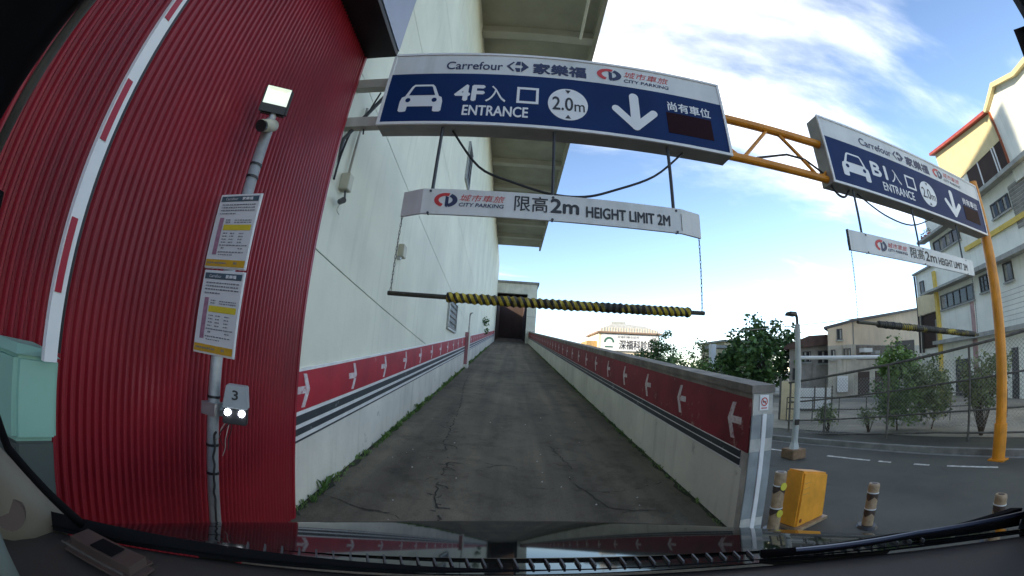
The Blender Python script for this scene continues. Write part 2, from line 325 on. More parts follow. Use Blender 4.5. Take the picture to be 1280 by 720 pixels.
tag(pb.build('gravel', m_pebble), 'scattered pale pebbles and grit on the ramp asphalt', 'gravel', kind='stuff')

# ------------------------------------------------------------------ store building along the left of the ramp
BT = 12.4
store = thing('store_building', 'tall white panelled store wall beside the ramp under a deep olive overhang', 'building', (XL, 3, 0))
zb = lambda y, h: h + S * (y - 2.77)                    # heights that climb with the ramp
# panels between the sloping joints
lines = [2.32, 4.13, 6.10, 8.10, 10.30]
fj = lambda k, y: lines[k] - .104 * (y - 2.75)
MB().box(XL - .5, XL - .03, 2.0, 40.4, 0, BT).build('backing', m_joint, store)
for k in range(len(lines) + 1):
    for (ya, yb) in ((2.64, 40.4),):
        poly = [(ya, 0), (yb, 0), (yb, BT), (ya, BT)]
        if k > 0: poly = clip(poly, -.104, -1, -(lines[k - 1] + .104 * 2.75) - .012)
        if k < len(lines): poly = clip(poly, .104, 1, lines[k] + .104 * 2.75)
        poly = clip(poly, S, -1, -(1.345 - S * 2.77))
        if len(poly) > 2: MB().prism(poly, 'x', XL - .03, XL).build('panel', m_white, store)
def band(par, name, x0, x1, h0, h1, m, ya=2.64, yb=YE):
    return MB().hexa([(x0, ya, zb(ya, h0)), (x1, ya, zb(ya, h0)), (x1, yb, zb(yb, h0)), (x0, yb, zb(yb, h0)), (x0, ya, zb(ya, h1)), (x1, ya, zb(ya, h1)), (x1, yb, zb(yb, h1)), (x0, yb, zb(yb, h1))]).build(name, m, par)
MB().hexa([(XL - .03, 2.64, 0), (XL + .012, 2.64, 0), (XL + .012, YE, zr(YE) - 2), (XL - .03, YE, zr(YE) - 2), (XL - .03, 2.64, zb(2.64, 1.36)), (XL + .012, 2.64, zb(2.64, 1.36)), (XL + .012, YE, zb(YE, 1.36)), (XL - .03, YE, zb(YE, 1.36))]).build('dado', m_white2, store)
band(store, 'top_line', XL - .02, XL + .018, 1.352, 1.375, m_wline)
rb = band(store, 'red_band', XL, XL + .016, 1.035, 1.352, m_band)
for h0, h1 in ((.93, 1.00), (.84, .893), (.785, .800)): band(store, 'stripe', XL, XL + .016, h0, h1, m_dark)
for h0, h1 in ((1.003, 1.03), (.897, .925), (.806, .834)): band(store, 'white_line', XL, XL + .018, h0, h1, m_wline)
def arrow(par, x, dx, y, m, h=.27, base=1.06):
    """chevron with a short stub, pointing up the ramp, painted as a thin plate"""
    mid = zb(y, base + h / 2); mb = MB(); sl_ = lambda yy: S * (yy - y)
    hh = h / 2
    for sgn in (1, -1):
        q = [(y + .115, mid + sl_(y + .115)), (y + .055, mid + sl_(y)), (y - .01, mid + sgn * hh), (y + .045, mid + sgn * hh)]
        mb.prism(q, 'x', x, x + dx)
    mb.prism([(y - .10, mid - .028), (y + .05, mid - .022), (y + .05, mid + .036), (y - .10, mid + .030)], 'x', x, x + dx * .9)
    return mb.build('arrow', m, par)
for i in range(34): arrow(rb, XL + .016, .004, 2.80 + 1.035 * i, m_pink)
# pilaster box and hooked pipe half way up
m_pinkp0 = mat('faded_mauve_paint', (.36, .16, .17), .7, var=.2, scale=5)
pil = MB().hexa([(XL, 14.0, 1.0), (XL + .16, 14.0, 1.0), (XL + .16, 14.35, 1.0), (XL, 14.35, 1.0), (XL, 14.0, 2.66), (XL + .16, 14.0, 2.66), (XL + .16, 14.35, 2.66), (XL, 14.35, 2.66)]).build('pilaster', m_white2, store)
MB().box(XL, XL + .13, 13.990, 14.02, 1.5, 2.655).build('red_strip', m_pinkp0, pil)
MB().tube([(XL + .1, 14.2, 2.6), (XL + .1, 14.2, 3.25), (XL + .12, 14.15, 3.36), (XL + .2, 14.1, 3.38)], .03, 6).build('hooked_pipe', m_galv, pil)
# louvred vents
for (ya, yb, z0, z1) in ((9.7, 11.1, 2.42, 3.15), (10.1, 10.9, 6.75, 7.95)):
    vt = MB().box(XL, XL + .03, ya, yb, z0, z1).build('vent', m_dark, store)
    fr = MB()
    for a in ((ya - .05, ya, z0 - .05, z1 + .05), (yb, yb + .05, z0 - .05, z1 + .05)): fr.box(XL, XL + .06, *a)
    fr.box(XL, XL + .058, ya, yb, z0 - .05, z0).box(XL, XL + .058, ya, yb, z1, z1 + .05); fr.build('frame', m_galv, vt)
    for i in range(5):
        z = z0 + (z1 - z0) * (i + .5) / 5; MB().hexa([(XL + .03, ya, z - .04), (XL + .055, ya, z - .06), (XL + .055, yb, z - .06), (XL + .03, yb, z - .04), (XL + .03, ya, z - .02), (XL + .055, ya, z - .045), (XL + .055, yb, z - .045), (XL + .03, yb, z - .02)]).build('slat', m_conc, vt)
# overhang
ov = MB().box(XL - .4, 2.28, 1.0, 34.2, BT, 18.0).build('overhang', m_soffit, store)
y = 3.0
while y < 34:
    MB().box(XL, 2.22, y, y + .34, BT - .30, BT).build('beam', m_soffit2, ov); y += 3.1
MB().box(2.14, 2.285, 1.0, 34.25, BT - .34, BT).build('edge_beam', m_soffit, ov)
MB().tube([(XL + .05, 7.2, BT - .36), (1.2, 7.2, BT - .36), (1.7, 7.5, BT - .36), (1.7, 9.2, BT - .36)], .05, 6).build('conduit', m_white2, ov)
MB().tube([(XL + .05, 5.4, BT - .36), (1.9, 5.4, BT - .36)], .04, 6).build('conduit', m_white2, ov)
MB().box(XL - .4, 2.0, 34.3, 34.35, BT + .1, BT + .2).build('end_trim', m_soffit2, ov)
MB().box(-9, XL - .5, 2.7, 40.4, 0, 18).build('upper_wall', m_white, store)

# portal at the head of the ramp
portal = thing('ramp_portal', 'white block with a tall dark entrance at the top of the ramp', 'building', (0, YE, zr(YE)))
m_in = mat('shaded_interior_brown', (.060, .036, .028), .8, var=.2, scale=.6)  # brown darkened so the entrance and wall openings look unlit
mb = MB(); mb.box(XL - .1, -1.57, YE, YE + .5, 2.5, 10.1).box(1.58, 2.55, YE, YE + .5, 2.5, 10.1).box(-1.57, 1.58, YE + .002, YE + .498, 9.05, 10.098)
mb.build('front_wall', m_white2, portal)
MB().box(XL - .2, 2.72, YE - .12, YE + 7.0, 10.1, 10.34).build('roof', m_conc, portal)  # stops short: an added gap behind lets daylight brighten the interior
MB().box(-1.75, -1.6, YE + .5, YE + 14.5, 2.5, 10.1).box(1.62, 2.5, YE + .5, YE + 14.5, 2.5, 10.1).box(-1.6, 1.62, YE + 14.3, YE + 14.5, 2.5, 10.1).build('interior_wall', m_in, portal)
MB().box(-1.6, 1.62, YE + .5, YE + 7.0, 9.3, 9.6).build('interior_ceiling', m_in, portal)  # ends with the roof, keeping the added light gap open
for z in (5.2, 6.7, 8.2): MB().box(1.60, 2.556, YE - .006, YE, z, z + .03).build('groove', m_conc, portal)

# ------------------------------------------------------------------ red clad building at the left
RX, RY = -1.52, 2.60
redb = thing('corrugated_building', 'red corrugated metal building corner at the foot of the ramp', 'building', (RX, 1, 0))
p = .038; nyy = int((RY + 4) / p); pr = []
for i in range(nyy):
    y = RY - .03 - i * p; pr += [(y, 0), (y - p * .22, 0), (y - p * .44, -.015), (y - p * .78, -.015)]
mb = MB(); k = len(pr); mb.add([(RX + d, y, 0.0) for y, d in pr] + [(RX + d, y, 4.19) for y, d in pr], [(i, i + 1, i + 1 + k, i + k) for i in range(k - 1)])
mb.build('corrugated_sheet', m_red, redb, recalc=False)
MB().box(RX - .07, RX + .006, RY - .03, RY, 0, 4.19).build('corner_trim', m_red, redb)
MB().box(-9, RX - .03, -5, RY - .01, 0, 4.19).build('core_wall', m_red, redb)
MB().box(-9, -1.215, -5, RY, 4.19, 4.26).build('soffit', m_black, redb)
MB().box(-9, -1.205, -5, RY - .002, 4.26, 18).build('upper_cladding', m_blue_clad, redb)

# ------------------------------------------------------------------ parapet wall at the right of the ramp
wallr = thing('ramp_parapet', 'low ramp parapet with faded red band, white arrows and charcoal stripes', 'wall', (2.0, 2.7, 0))
WY = 2.62
def slab(name, x0, x1, h0, h1, m, par=wallr, ya=WY, yb=YE): return band(par, name, x0, x1, h0, h1, m, ya, yb)
z0 = lambda y: 0
MB().hexa([(XR, WY, 0), (XR + .2, WY, 0), (XR + .2, YE, 0), (XR, YE, 0), (XR, WY, zb(WY, 1.40)), (XR + .2, WY, zb(WY, 1.40)), (XR + .2, YE, zb(YE, 1.40)), (XR, YE, zb(YE, 1.40))]).build('wall', m_concl, wallr)
MB().hexa([(XR - .006, WY + .09, .0), (XR + .0, WY + .09, .0), (XR, YE, 1.5), (XR - .006, YE, 1.5), (XR - .006, WY + .09, zb(WY, .79)), (XR, WY + .09, zb(WY, .79)), (XR, YE, zb(YE, .79)), (XR - .006, YE, zb(YE, .79))]).build('dado', m_white2, wallr)
m_cope = mat('stained_coping', (.26, .235, .20), .9, var=.28, scale=3.5, streak=.35, bump=.4, bscale=40)
slab('coping', XR - .022, XR + .215, 1.405, 1.468, m_cope, ya=WY - .01)
slab('upper_strip', XR - .012, XR, 1.362, 1.405, m_cope)
rb2 = slab('red_band', XR - .010, XR, .93, 1.362, m_band2, ya=WY + .02)
for h0, h1 in ((.865, .922), (.80, .856)): slab('stripe', XR - .011, XR, h0, h1, m_dark, ya=WY + .13)
for h0, h1 in ((.922, .93), (.856, .865), (.787, .80)): slab('white_line', XR - .013, XR, h0, h1, m_wline, ya=WY + .13)
for i in range(33): arrow(rb2, XR - .010, -.004, 2.86 + 1.085 * i, m_pink, .30, 1.0)
MB().box(XR - .004, XR + .006, WY + .012, WY + .10, .1, .92).build('corner_joint', m_concl, wallr)
# clear corner guard, white strip and prohibition plate on the end
m_guard = mat('smoky_corner_guard', (.30, .33, .33), .25, var=.15, scale=6)
MB().box(XR - .016, XR + .085, WY - .014, WY, .16, 1.22).build('corner_guard', m_guard, wallr, bevel=.004)
MB().box(XR + .13, XR + .212, WY - .014, WY, .16, 1.22).build('corner_guard', m_guard, wallr, bevel=.004)
MB().box(XR + .085, XR + .13, WY - .022, WY, .06, 1.225).build('white_strip', m_wline, wallr, bevel=.003)
MB().box(XR - .018, XR + .20, WY - .018, WY - .014, .93, 1.03).build('reflective_tape', m_concl, wallr)
MB().box(XR - .018, XR + .20, WY - .018, WY - .014, .30, .37).build('reflective_tape', m_concl, wallr)
nos = thing('prohibition_plate', 'small white no-smoking plate on the parapet end', 'sign', (XR + .1, WY, 1.24))
MB().box(XR + .06, XR + .15, WY - .008, WY - .001, 1.255, 1.375).build('plate', m_print, nos)
def ring(cx, cz, r0, r1, y, n=24, a0=0, a1=360, sx=1.0):
    mb = MB(); P = [(R(a0 + (a1 - a0) * i / n)) for i in range(n + 1)]
    vs = [(cx + sx * r0 * math.cos(t), y, cz + r0 * math.sin(t)) for t in P] + [(cx + sx * r1 * math.cos(t), y, cz + r1 * math.sin(t)) for t in P]
    return mb.add(vs, [(i, i + 1, i + n + 2, i + n + 1) for i in range(n)])
g = ring(XR + .105, 1.322, .026, .034, WY - .011); g.add([(XR + .08, WY - .011, 1.340), (XR + .085, WY - .011, 1.346), (XR + .13, WY - .011, 1.304), (XR + .125, WY - .011, 1.298)], [(0, 1, 2, 3)])
g.build('ring', m_redink, nos, recalc=False)
MB().add([(XR + .088, WY - .010, 1.316), (XR + .122, WY - .010, 1.316), (XR + .122, WY - .010, 1.326), (XR + .088, WY - .010, 1.326)], [(0, 1, 2, 3)]).build('cigarette', m_ink, nos, recalc=False)
MB().add([(XR + .075, WY - .010, 1.268), (XR + .135, WY - .010, 1.268), (XR + .135, WY - .010, 1.276), (XR + .075, WY - .010, 1.276)], [(0, 1, 2, 3)]).build('lettering', m_redink, nos, recalc=False)

# ------------------------------------------------------------------ gantry
GY = 2.60          # front face of the signs
gan = thing('sign_gantry', 'yellow steel truss gantry with round post carrying the entrance signs', 'gantry', (7.36, 2.74, 0))
MB().tube([(7.36, 2.72, 0), (7.36, 2.72, 4.36)], .092, 20).build('post', m_yel, gan, smooth=False)
MB().tube([(7.36, 2.72, 0), (7.36, 2.72, .56)], .112, 20).build('sleeve', m_yel, gan)
MB().box(7.22, 7.50, 2.58, 2.86, 0, .02).build('base_plate', m_yel, gan)
for z, r in ((3.88, .045), (3.455, .042)): MB().tube([(-1.20, 2.70, z), (7.36, 2.70, z)], r, 12).build('chord', m_yel, gan)
xs = [1.35, 2.0, 2.42, 2.52, 3.05, 3.6, 4.2, 4.8, 5.4, 6.0, 6.6, 7.2]
for i in range(len(xs) - 1):
    if i == 2: continue
    a, b = (3.88, 3.46) if i % 2 == 0 else (3.43, 3.88)
    if i > 2: a, b = b, a
    MB().tube([(xs[i], 2.70, a), (xs[i + 1], 2.70, b)], .019, 8).build('brace', m_yel, gan)
m_rust = mat('rusty_bracket', (.30, .07, .02), .7, var=.3, scale=20)
for z in (3.52, 4.18): MB().box(7.14, 7.28, 2.62, 2.70, z - .06, z + .06).build('bracket', m_rust, gan)
m_strut = mat('pale_steel_strut', (.56, .54, .47), .55, var=.12, streak=.1)
for z in (3.95, 3.50): MB().box(-1.60, -1.20, 2.70, 2.78, z - .05, z + .05).build('strut', m_strut, gan)
MB().tube([(-1.24, 2.76, 3.90), (-1.58, 2.76, 3.36), (-1.62, 2.80, 3.10)], .018, 6).build('stay', m_rod, gan)
MB().tube([(-1.32, 2.72, 3.84), (-1.42, 2.74, 3.55), (-1.40, 2.76, 3.40)], .008, 5).build('loose_wire', m_cable, gan)
MB().tube([(2.2, 2.70, 3.50), (2.6, 2.69, 3.62), (2.85, 2.69, 3.62), (3.15, 2.70, 3.50)], .012, 6).build('wire', m_cable, gan)

# ------------------------------------------------------------------ entrance signs
def car_icon(f, y, par, cx, cz, w, h):
    def P(u, v): return (f(cx + u * w), cz + v * h)
    body = [(-.50, -.12), (-.47, .02), (-.40, .06), (-.28, .40), (-.22, .48), (.22, .48), (.28, .40), (.40, .06), (.47, .02), (.50, -.12), (.50, -.48), (.30, -.48), (.30, -.30), (-.30, -.30), (-.30, -.48), (-.50, -.48)]
    c = MB(); k = len(body)
    # split into convex pieces so that the outline stays clean
    for q in ([(-.50, -.12), (-.47, .02), (-.40, .06), (.40, .06), (.47, .02), (.50, -.12), (.50, -.30), (-.50, -.30)], [(-.50, -.30), (-.30, -.30), (-.31, -.46), (-.36, -.48), (-.46, -.48), (-.50, -.44)],
              [(.30, -.30), (.50, -.30), (.50, -.44), (.46, -.48), (.36, -.48), (.31, -.46)], [(-.40, .06), (-.28, .40), (-.22, .48), (.22, .48), (.28, .40), (.40, .06)]):
        c.add([(P(*p)[0], y, P(*p)[1]) for p in q], [tuple(range(len(q)))])
    ic = c.build('car_icon', m_print, par, recalc=False)
    q = [(-.31, .09), (-.22, .38), (-.19, .41), (.19, .41), (.22, .38), (.31, .09)]
    MB().add([(P(*p)[0], y - .002, P(*p)[1]) for p in q], [tuple(range(6))]).build('windscreen', m_signb, ic, recalc=False)
    for s_ in (-1, 1):
        q = ell(s_ * .31, -.08, .060, .075, n=14); MB().add([(P(*p)[0], y - .002, P(*p)[1]) for p in q], [tuple(range(14))]).build('headlight', m_signb, ic, recalc=False)
def parking_logo(f, y, par, cx, cz, w, h, T=None):
    lg = MB(T)
    def arc(a0, a1, ro, ri, n=14):
        P = [R(a0 + (a1 - a0) * i / n) for i in range(n + 1)]
        vs = [(f(cx + w * .5 * ro * math.cos(t)), y, cz + h * .5 * ro * math.sin(t)) for t in P] + [(f(cx + w * .5 * ri * math.cos(t) * 1.05), y, cz + h * .5 * ri * math.sin(t)) for t in P]
        return vs, [(i, i + 1, i + n + 2, i + n + 1) for i in range(n)]
    a = MB(T); a.add(*arc(70, 250, 1.0, .58)); o = a.build('emblem', m_redink, par, recalc=False)
    b = MB(T); b.add(*arc(-75, 62, 1.0, .55)); b.add([(f(cx + w * u), y, cz + h * v) for u, v in ((-.02, .28), (.12, .20), (.12, -.36), (.06, -.52), (-.02, -.40))], [(0, 1, 2, 3, 4)])
    b.build('emblem', m_navy, par, recalc=False)
def store_logo(f, y, par, x0, x1, z0, z1):
    def P(u, v): return (f(x0 + u * (x1 - x0)), y, z0 + v * (z1 - z0))
    a = MB(); a.add([P(*p) for p in ((.0, .5), (.30, .92), (.36, .86), (.14, .5), (.36, .14), (.30, .08))], [(0, 1, 2, 3), (0, 3, 4, 5)])
    a.add([P(*p) for p in ((.38, .62), (.46, .95), (.62, .95), (.62, .62))], [(0, 1, 2, 3)]); a.add([P(*p) for p in ((.38, .38), (.46, .05), (.62, .05), (.62, .38))], [(0, 1, 2, 3)])
    a.add([P(*p) for p in ((.66, .98), (1.0, .5), (.66, .02), (.66, .36), (.74, .5), (.66, .64))], [(0, 1, 4, 5), (1, 2, 3, 4)])
    a.build('store_emblem', m_navy, par, recalc=False)
def entrance_sign(label, floor, x0, k, cat_loc):
    """layout in sign units u = metres on the narrower sign, stretched by k"""
    f = lambda u: x0 + (u + 1.222) * k
    t = thing('entrance_sign', label, 'sign', (f(.3), GY + .12, 3.28), 'lit entrance sign boxes on the gantry')
    X0, X1, Z0, Z1 = f(-1.222), f(1.838), 3.39, 4.21
    MB().box(X0, X1, GY + .012, GY + .19, Z0, Z1).build('housing', m_housing, t)
    MB().box(X0 + .05, X1 - .03, GY + .19, GY + .20, Z0 + .04, Z1 - .04).build('back_panel', m_housing, t)
    MB().box(X0 + .02, X1 - .02, GY + .004, GY + .012, 3.955, Z1 - .02).build('white_strip', m_signw, t)
    MB().box(X0 + .02, X1 - .02, GY + .004, GY + .012, Z0 + .02, 3.955).build('blue_panel', m_signb, t)
    fr = MB(); fr.box(X0 - .006, X1 + .006, GY - .006, GY + .012, Z0 - .004, Z0 + .022).box(X0 - .006, X1 + .006, GY - .006, GY + .012, Z1 - .02, Z1 + .004).box(X0 - .006, X0 + .02, GY - .005, GY + .012, Z0 + .022, Z1 - .02).box(X1 - .02, X1 + .006, GY - .005, GY + .012, Z0 + .022, Z1 - .02)
    fr.build('frame', m_alu, t)
    y = GY + .001
    def tx(body, u0, u1, z0, z1, m=m_print, bold=0.0, shear=0.0): return text(body, 'lettering', m, t, f(u0), f(u1), z0, z1, y, bold, shear)
    tx('Carrefour', -.715, -.215, 4.005, 4.105, m_navy, .012); store_logo(f, y, t, -.185, .012, 3.99, 4.135)
    tx('家樂福', .045, .52, 3.985, 4.125, m_navy, .028)
    parking_logo(f, y, t, .728, 4.075, .225, .145)
    tx('城市車旅', .865, 1.30, 4.065, 4.145, m_redink, .0, .25); tx('CITY PARKING', .86, 1.292, 4.005, 4.045, m_navy, .018, .15)
    car_icon(f, y, t, -.878, 3.668, .372, .315)
    tx(floor, -.60 if floor == '4F' else -.643, -.345 if floor == '4F' else -.395, 3.635, 3.82, m_print, .03, .0); tx('入', -.335, -.165, 3.635, 3.815); 
    kq = MB()
    for (a, b, c, d) in ((-.075, -.052, 3.635, 3.815), (.085, .108, 3.635, 3.815), (-.052, .085, 3.635, 3.66), (-.052, .085, 3.79, 3.815)): kq.add([(f(a), y, c), (f(b), y, c), (f(b), y, d), (f(a), y, d)], [(0, 1, 2, 3)])
    kq.build('lettering', m_print, t, recalc=False)
    tx('ENTRANCE', -.512, .028, 3.482, 3.592, m_print, .016)
    q = ell(.354, 3.665, .168, .172, n=40); dsc = MB().add([(f(a), y, b) for a, b in q], [tuple(range(40))]).build('height_disc', m_print, t, recalc=False)
    text('2.0', 'lettering', m_ink, dsc, f(.222), f(.398), 3.592, 3.738, y - .002, .01); text('m', 'lettering', m_ink, dsc, f(.408), f(.495), 3.592, 3.67, y - .002, .006)
    for sg in (1, -1):
        c = 3.665 + sg * .135; MB().add([(f(.33), y - .002, c + sg * .02), (f(.378), y - .002, c + sg * .02), (f(.354), y - .002, c - sg * .02)], [(0, 1, 2)]).build('pointer', m_ink, dsc, recalc=False)
    ar = MB()
    def stroke(a, b, wd):
        a = Vector(a); b = Vector(b); d_ = (b - a).normalized(); n_ = Vector((-d_.y, d_.x)) * wd / 2; q = []
        for c_, s_ in ((a, -1), (b, 1)):
            base = math.atan2(d_.y * s_, d_.x * s_)
            for j in range(9): an = base - math.pi / 2 + math.pi * j / 8; q.append((c_.x + math.cos(an) * wd / 2, c_.y + math.sin(an) * wd / 2))
        ar.add([(f(p_[0]), y - random.uniform(0, .0006), p_[1]) for p_ in q], [tuple(range(18))])
    stroke((.934, 3.84), (.934, 3.52), .085); stroke((.765, 3.685), (.932, 3.515), .072); stroke((1.105, 3.685), (.936, 3.515), .072)
    ar.build('arrow', m_print, t, recalc=False)
    tx('尚有車位', 1.25, 1.68, 3.755, 3.862, m_print, .012)
    MB().box(f(1.228), f(1.672), GY + .001, GY + .004, 3.512, 3.735).build('led_display', m_led, t)
    return t, f
s1, f1 = entrance_sign('blue and white entrance sign for floor 4F hanging over the ramp', '4F', -1.222, 1.0, None)
s2, f2 = entrance_sign('blue and white entrance sign for level B1 beside the yellow post', 'B1', 3.145, 1.313, None)

# ------------------------------------------------------------------ height limit boards, hangers, bars
m_tape = None
def striped(name):
    m = mat(name, (.6, .45, .02), .6, var=0); t = m.node_tree; n = t.nodes; l = t.links.new; b = n['Principled BSDF']
    g = n['Geometry'] if 'Geometry' in n else n.new('ShaderNodeNewGeometry'); sp = n.new('ShaderNodeSeparateXYZ'); l(g.outputs['Position'], sp.inputs[0])
    nz = n.new('ShaderNodeTexNoise'); nz.inputs['Scale'].default_value = 2.6; nz.inputs['Detail'].default_value = 3; l(g.outputs['Position'], nz.inputs['Vector'])
    # yellow tape turns round the bar, worn away to black along part of its length
    def math_(op, a, b_):
        q = n.new('ShaderNodeMath'); q.operation = op
        for i, v in enumerate((a, b_)):
            if isinstance(v, (int, float)): q.inputs[i].default_value = v
            else: l(v, q.inputs[i])
        return q.outputs[0]
    ph = math_('ADD', math_('MULTIPLY', sp.outputs[0], 21.0), math_('MULTIPLY', sp.outputs[2], 11.0)); fr_ = math_('FRACT', ph, 0)
    on = math_('LESS_THAN', fr_, .52)
    wr = n.new('ShaderNodeValToRGB'); wr.color_ramp.elements[0].position = .43; wr.color_ramp.elements[1].position = .55; l(nz.outputs[0], wr.inputs[0])
    mk = math_('MULTIPLY', on, wr.outputs[0])
    mi = n.new('ShaderNodeMix'); mi.data_type = 'RGBA'; l(mk, mi.inputs[0]); mi.inputs[6].default_value = (.022, .021, .016, 1); mi.inputs[7].default_value = (.48, .37, .03, 1); l(mi.outputs[2], b.inputs['Base Color']); return m
m_stripe = striped('yellow_black_wrap'); m_bar = mat('dark_olive_bar', (.06, .058, .035), .6, var=.3, scale=20)
def chain(mb, a, b, n):
    a = Vector(a); b = Vector(b); d = (b - a) / n
    for i in range(n):
        c = a + d * (i + .5); L = d.length * .66; w_ = .006; e = Vector((1, 0, 0)) if i % 2 == 0 else Vector((0, 1, 0)); u = d.normalized()
        pts = [c + u * L * math.cos(t) + e * w_ * math.sin(t) for t in [2 * math.pi * j / 8 for j in range(9)]]; mb.tube(pts, .0026, 4, False)
def limit_board(label, pts, z0, z1, rods, lay, backx):
    """pts: plan of the bent board (x, y) from end to end"""
    mid = pts[len(pts) // 2]; t = thing('height_limit_board', label, 'sign', (mid[0], mid[1], z0), 'height limit boards under the signs')
    for i in range(len(pts) - 1):
        a, b = pts[i], pts[i + 1]; MB().prism([(a[0], a[1]), (b[0], b[1]), (b[0], b[1] + .02), (a[0], a[1] + .02)], 'z', z0, z1).build('panel', m_signw, t)
    MB().box(-.68 if pts[0][0] < 0 else pts[0][0] + .02, 1.22 if pts[0][0] < 0 else pts[-1][0] - .02, GY + .024, GY + .05, z0 + .06, z0 + .12).build('rail', m_galv, t) if backx else None
    for x in rods:
        MB().tube([(x, GY + .05, z1 - .14), (x, GY + .05, 3.385)], .014, 6).build('hanger_rod', m_rod, t)
        for z in (z0 + .008, z1 - .02): MB().tube([(x, GY - .006, z), (x, GY + .03, z)], .010, 6).build('bolt', m_rod, t)
    return t
z0, z1 = 2.592, 2.795
b1 = limit_board('white height limit board hanging below the 4F entrance sign', [(-.885, 2.68), (-.712, GY), (1.262, GY), (1.45, 2.655)], z0, z1, (-.655, .248, 1.215), None, True)
y = GY - .003
parking_logo(lambda u: u, y, b1, -.532, 2.705, .175, .115)
text('城市車旅', 'lettering', m_redink, b1, -.43, -.098, 2.70, 2.755, y, 0, .25); text('CITY PARKING', 'lettering', m_navy, b1, -.432, -.104, 2.658, 2.688, y, .02, .15)
text('限高', 'lettering', m_ink, b1, -.03, .212, 2.648, 2.772, y, .006); text('2m', 'lettering', m_ink, b1, .23, .442, 2.652, 2.768, y, .025); text('HEIGHT LIMIT 2M', 'lettering', m_ink, b1, .492, 1.158, 2.638, 2.728, y, .022)
MB().box(1.253, 1.258, GY - .003, GY, z0 + .02, z1 - .04).build('seam', m_conc, b1)
z0b, z1b = 2.675, 2.885
b2 = limit_board('white height limit board hanging below the B1 entrance sign', [(3.20, GY), (6.24, GY)], z0b, z1b, (3.495, 4.70, 5.985), None, True)
parking_logo(lambda u: u, y, b2, 3.754, 2.787, .225, .125)
text('城市車旅', 'lettering', m_redink, b2, 3.885, 4.30, 2.783, 2.84, y, 0, .25); text('CITY PARKING', 'lettering', m_navy, b2, 3.885, 4.295, 2.742, 2.772, y, .02, .15)
text('限高', 'lettering', m_ink, b2, 4.37, 4.70, 2.725, 2.853, y, .006); text('2m', 'lettering', m_ink, b2, 4.725, 5.03, 2.725, 2.845, y, .025); text('HEIGHT LIMIT 2M', 'lettering', m_ink, b2, 5.08, 6.0, 2.718, 2.81, y, .022)
MB().box(3.192, 3.20, GY - .004, GY + .024, z0b - .003, z1b + .003).build('edge_trim', m_rod, b2)
def height_bar(label, xa, xs0, xs1, xb, yy, zz, zb_, chains):
    t = thing('height_bar', label, 'barrier bar', ((xa + xb) / 2, yy, zz), 'hanging yellow and black height bars')
    zz_ = lambda x: zz + (zb_ - zz) * (x - xa) / (xb - xa)
    MB().tube([(xa, yy, zz), (xb, yy, zb_)], .017, 8).build('pipe', m_bar, t)
    n = int((xs1 - xs0) / .022); P = []; rs = []
    for i in range(n + 1):
        x = xs0 + (xs1 - xs0) * i / n; P.append((x, yy, zz_(x))); rs.append(.034 + (.005 if i % 2 else -.003) + random.uniform(-.003, .003))
    MB().tube(P, rs, 12).build('wrapping', m_stripe, t)
    for a, b in chains:
        c = MB(); chain(c, a, b, max(6, int((Vector(a) - Vector(b)).length / .03))); c.build('chain', m_chain, t)
    return t
height_bar('yellow and black height bar hanging across the ramp', -.89, -.455, 1.325, 1.45, 2.66, 2.0, 2.0, [((-.868, 2.675, 2.60), (-.872, 2.66, 2.01)), ((1.432, 2.66, 2.60), (1.432, 2.66, 2.01))])
height_bar('yellow and black height bar hanging below the B1 sign', 3.21, 3.55, 6.0, 6.16, 2.62, 1.985, 1.88, [((3.225, 2.62, 2.685), (3.215, 2.62, 1.99)), ((6.17, 2.62, 2.685), (6.14, 2.62, 1.89))])
def cable(name, label, pts, r, m, cat='cable', grp=None):
    solo(MB().tube(pts, r, 6), name, m, label, cat, pts[0], grp, smooth=True)
def smooth_path(P, n=5):
    o = []; P = [Vector(p) for p in P]
    for i in range(len(P) - 1):
        p0, p1, p2, p3 = P[max(i - 1, 0)], P[i], P[i + 1], P[min(i + 2, len(P) - 1)]
        for j in range(n):
            t = j / n; o.append(.5 * ((2 * p1) + (p2 - p0) * t + (2 * p0 - 5 * p1 + 4 * p2 - p3) * t * t + (3 * p1 - p0 - 3 * p2 + p3) * t ** 3))
    return o + [P[-1]]
cable('sagging_cable', 'thick cable sagging below the 4F entrance sign', smooth_path([(-.58, 2.7, 3.385), (-.33, 2.7, 3.05), (-.06, 2.7, 2.93), (.24, 2.7, 2.85), (.5, 2.7, 2.852), (.74, 2.7, 2.935), (1.09, 2.7, 3.11), (1.38, 2.7, 3.385)]), .010, m_cable)
cable('sagging_cable', 'thin cable sagging below the B1 entrance sign', smooth_path([(3.62, 2.7, 3.385), (4.10, 2.7, 3.22), (4.70, 2.7, 3.19), (5.35, 2.7, 3.385)]), .009, m_cable)
cable('loose_cable', 'short cable loop under the near end of the B1 sign', smooth_path([(3.17, 2.68, 3.385), (3.25, 2.68, 3.30), (3.36, 2.68, 3.29), (3.46, 2.68, 3.385)]), .013, m_cable)

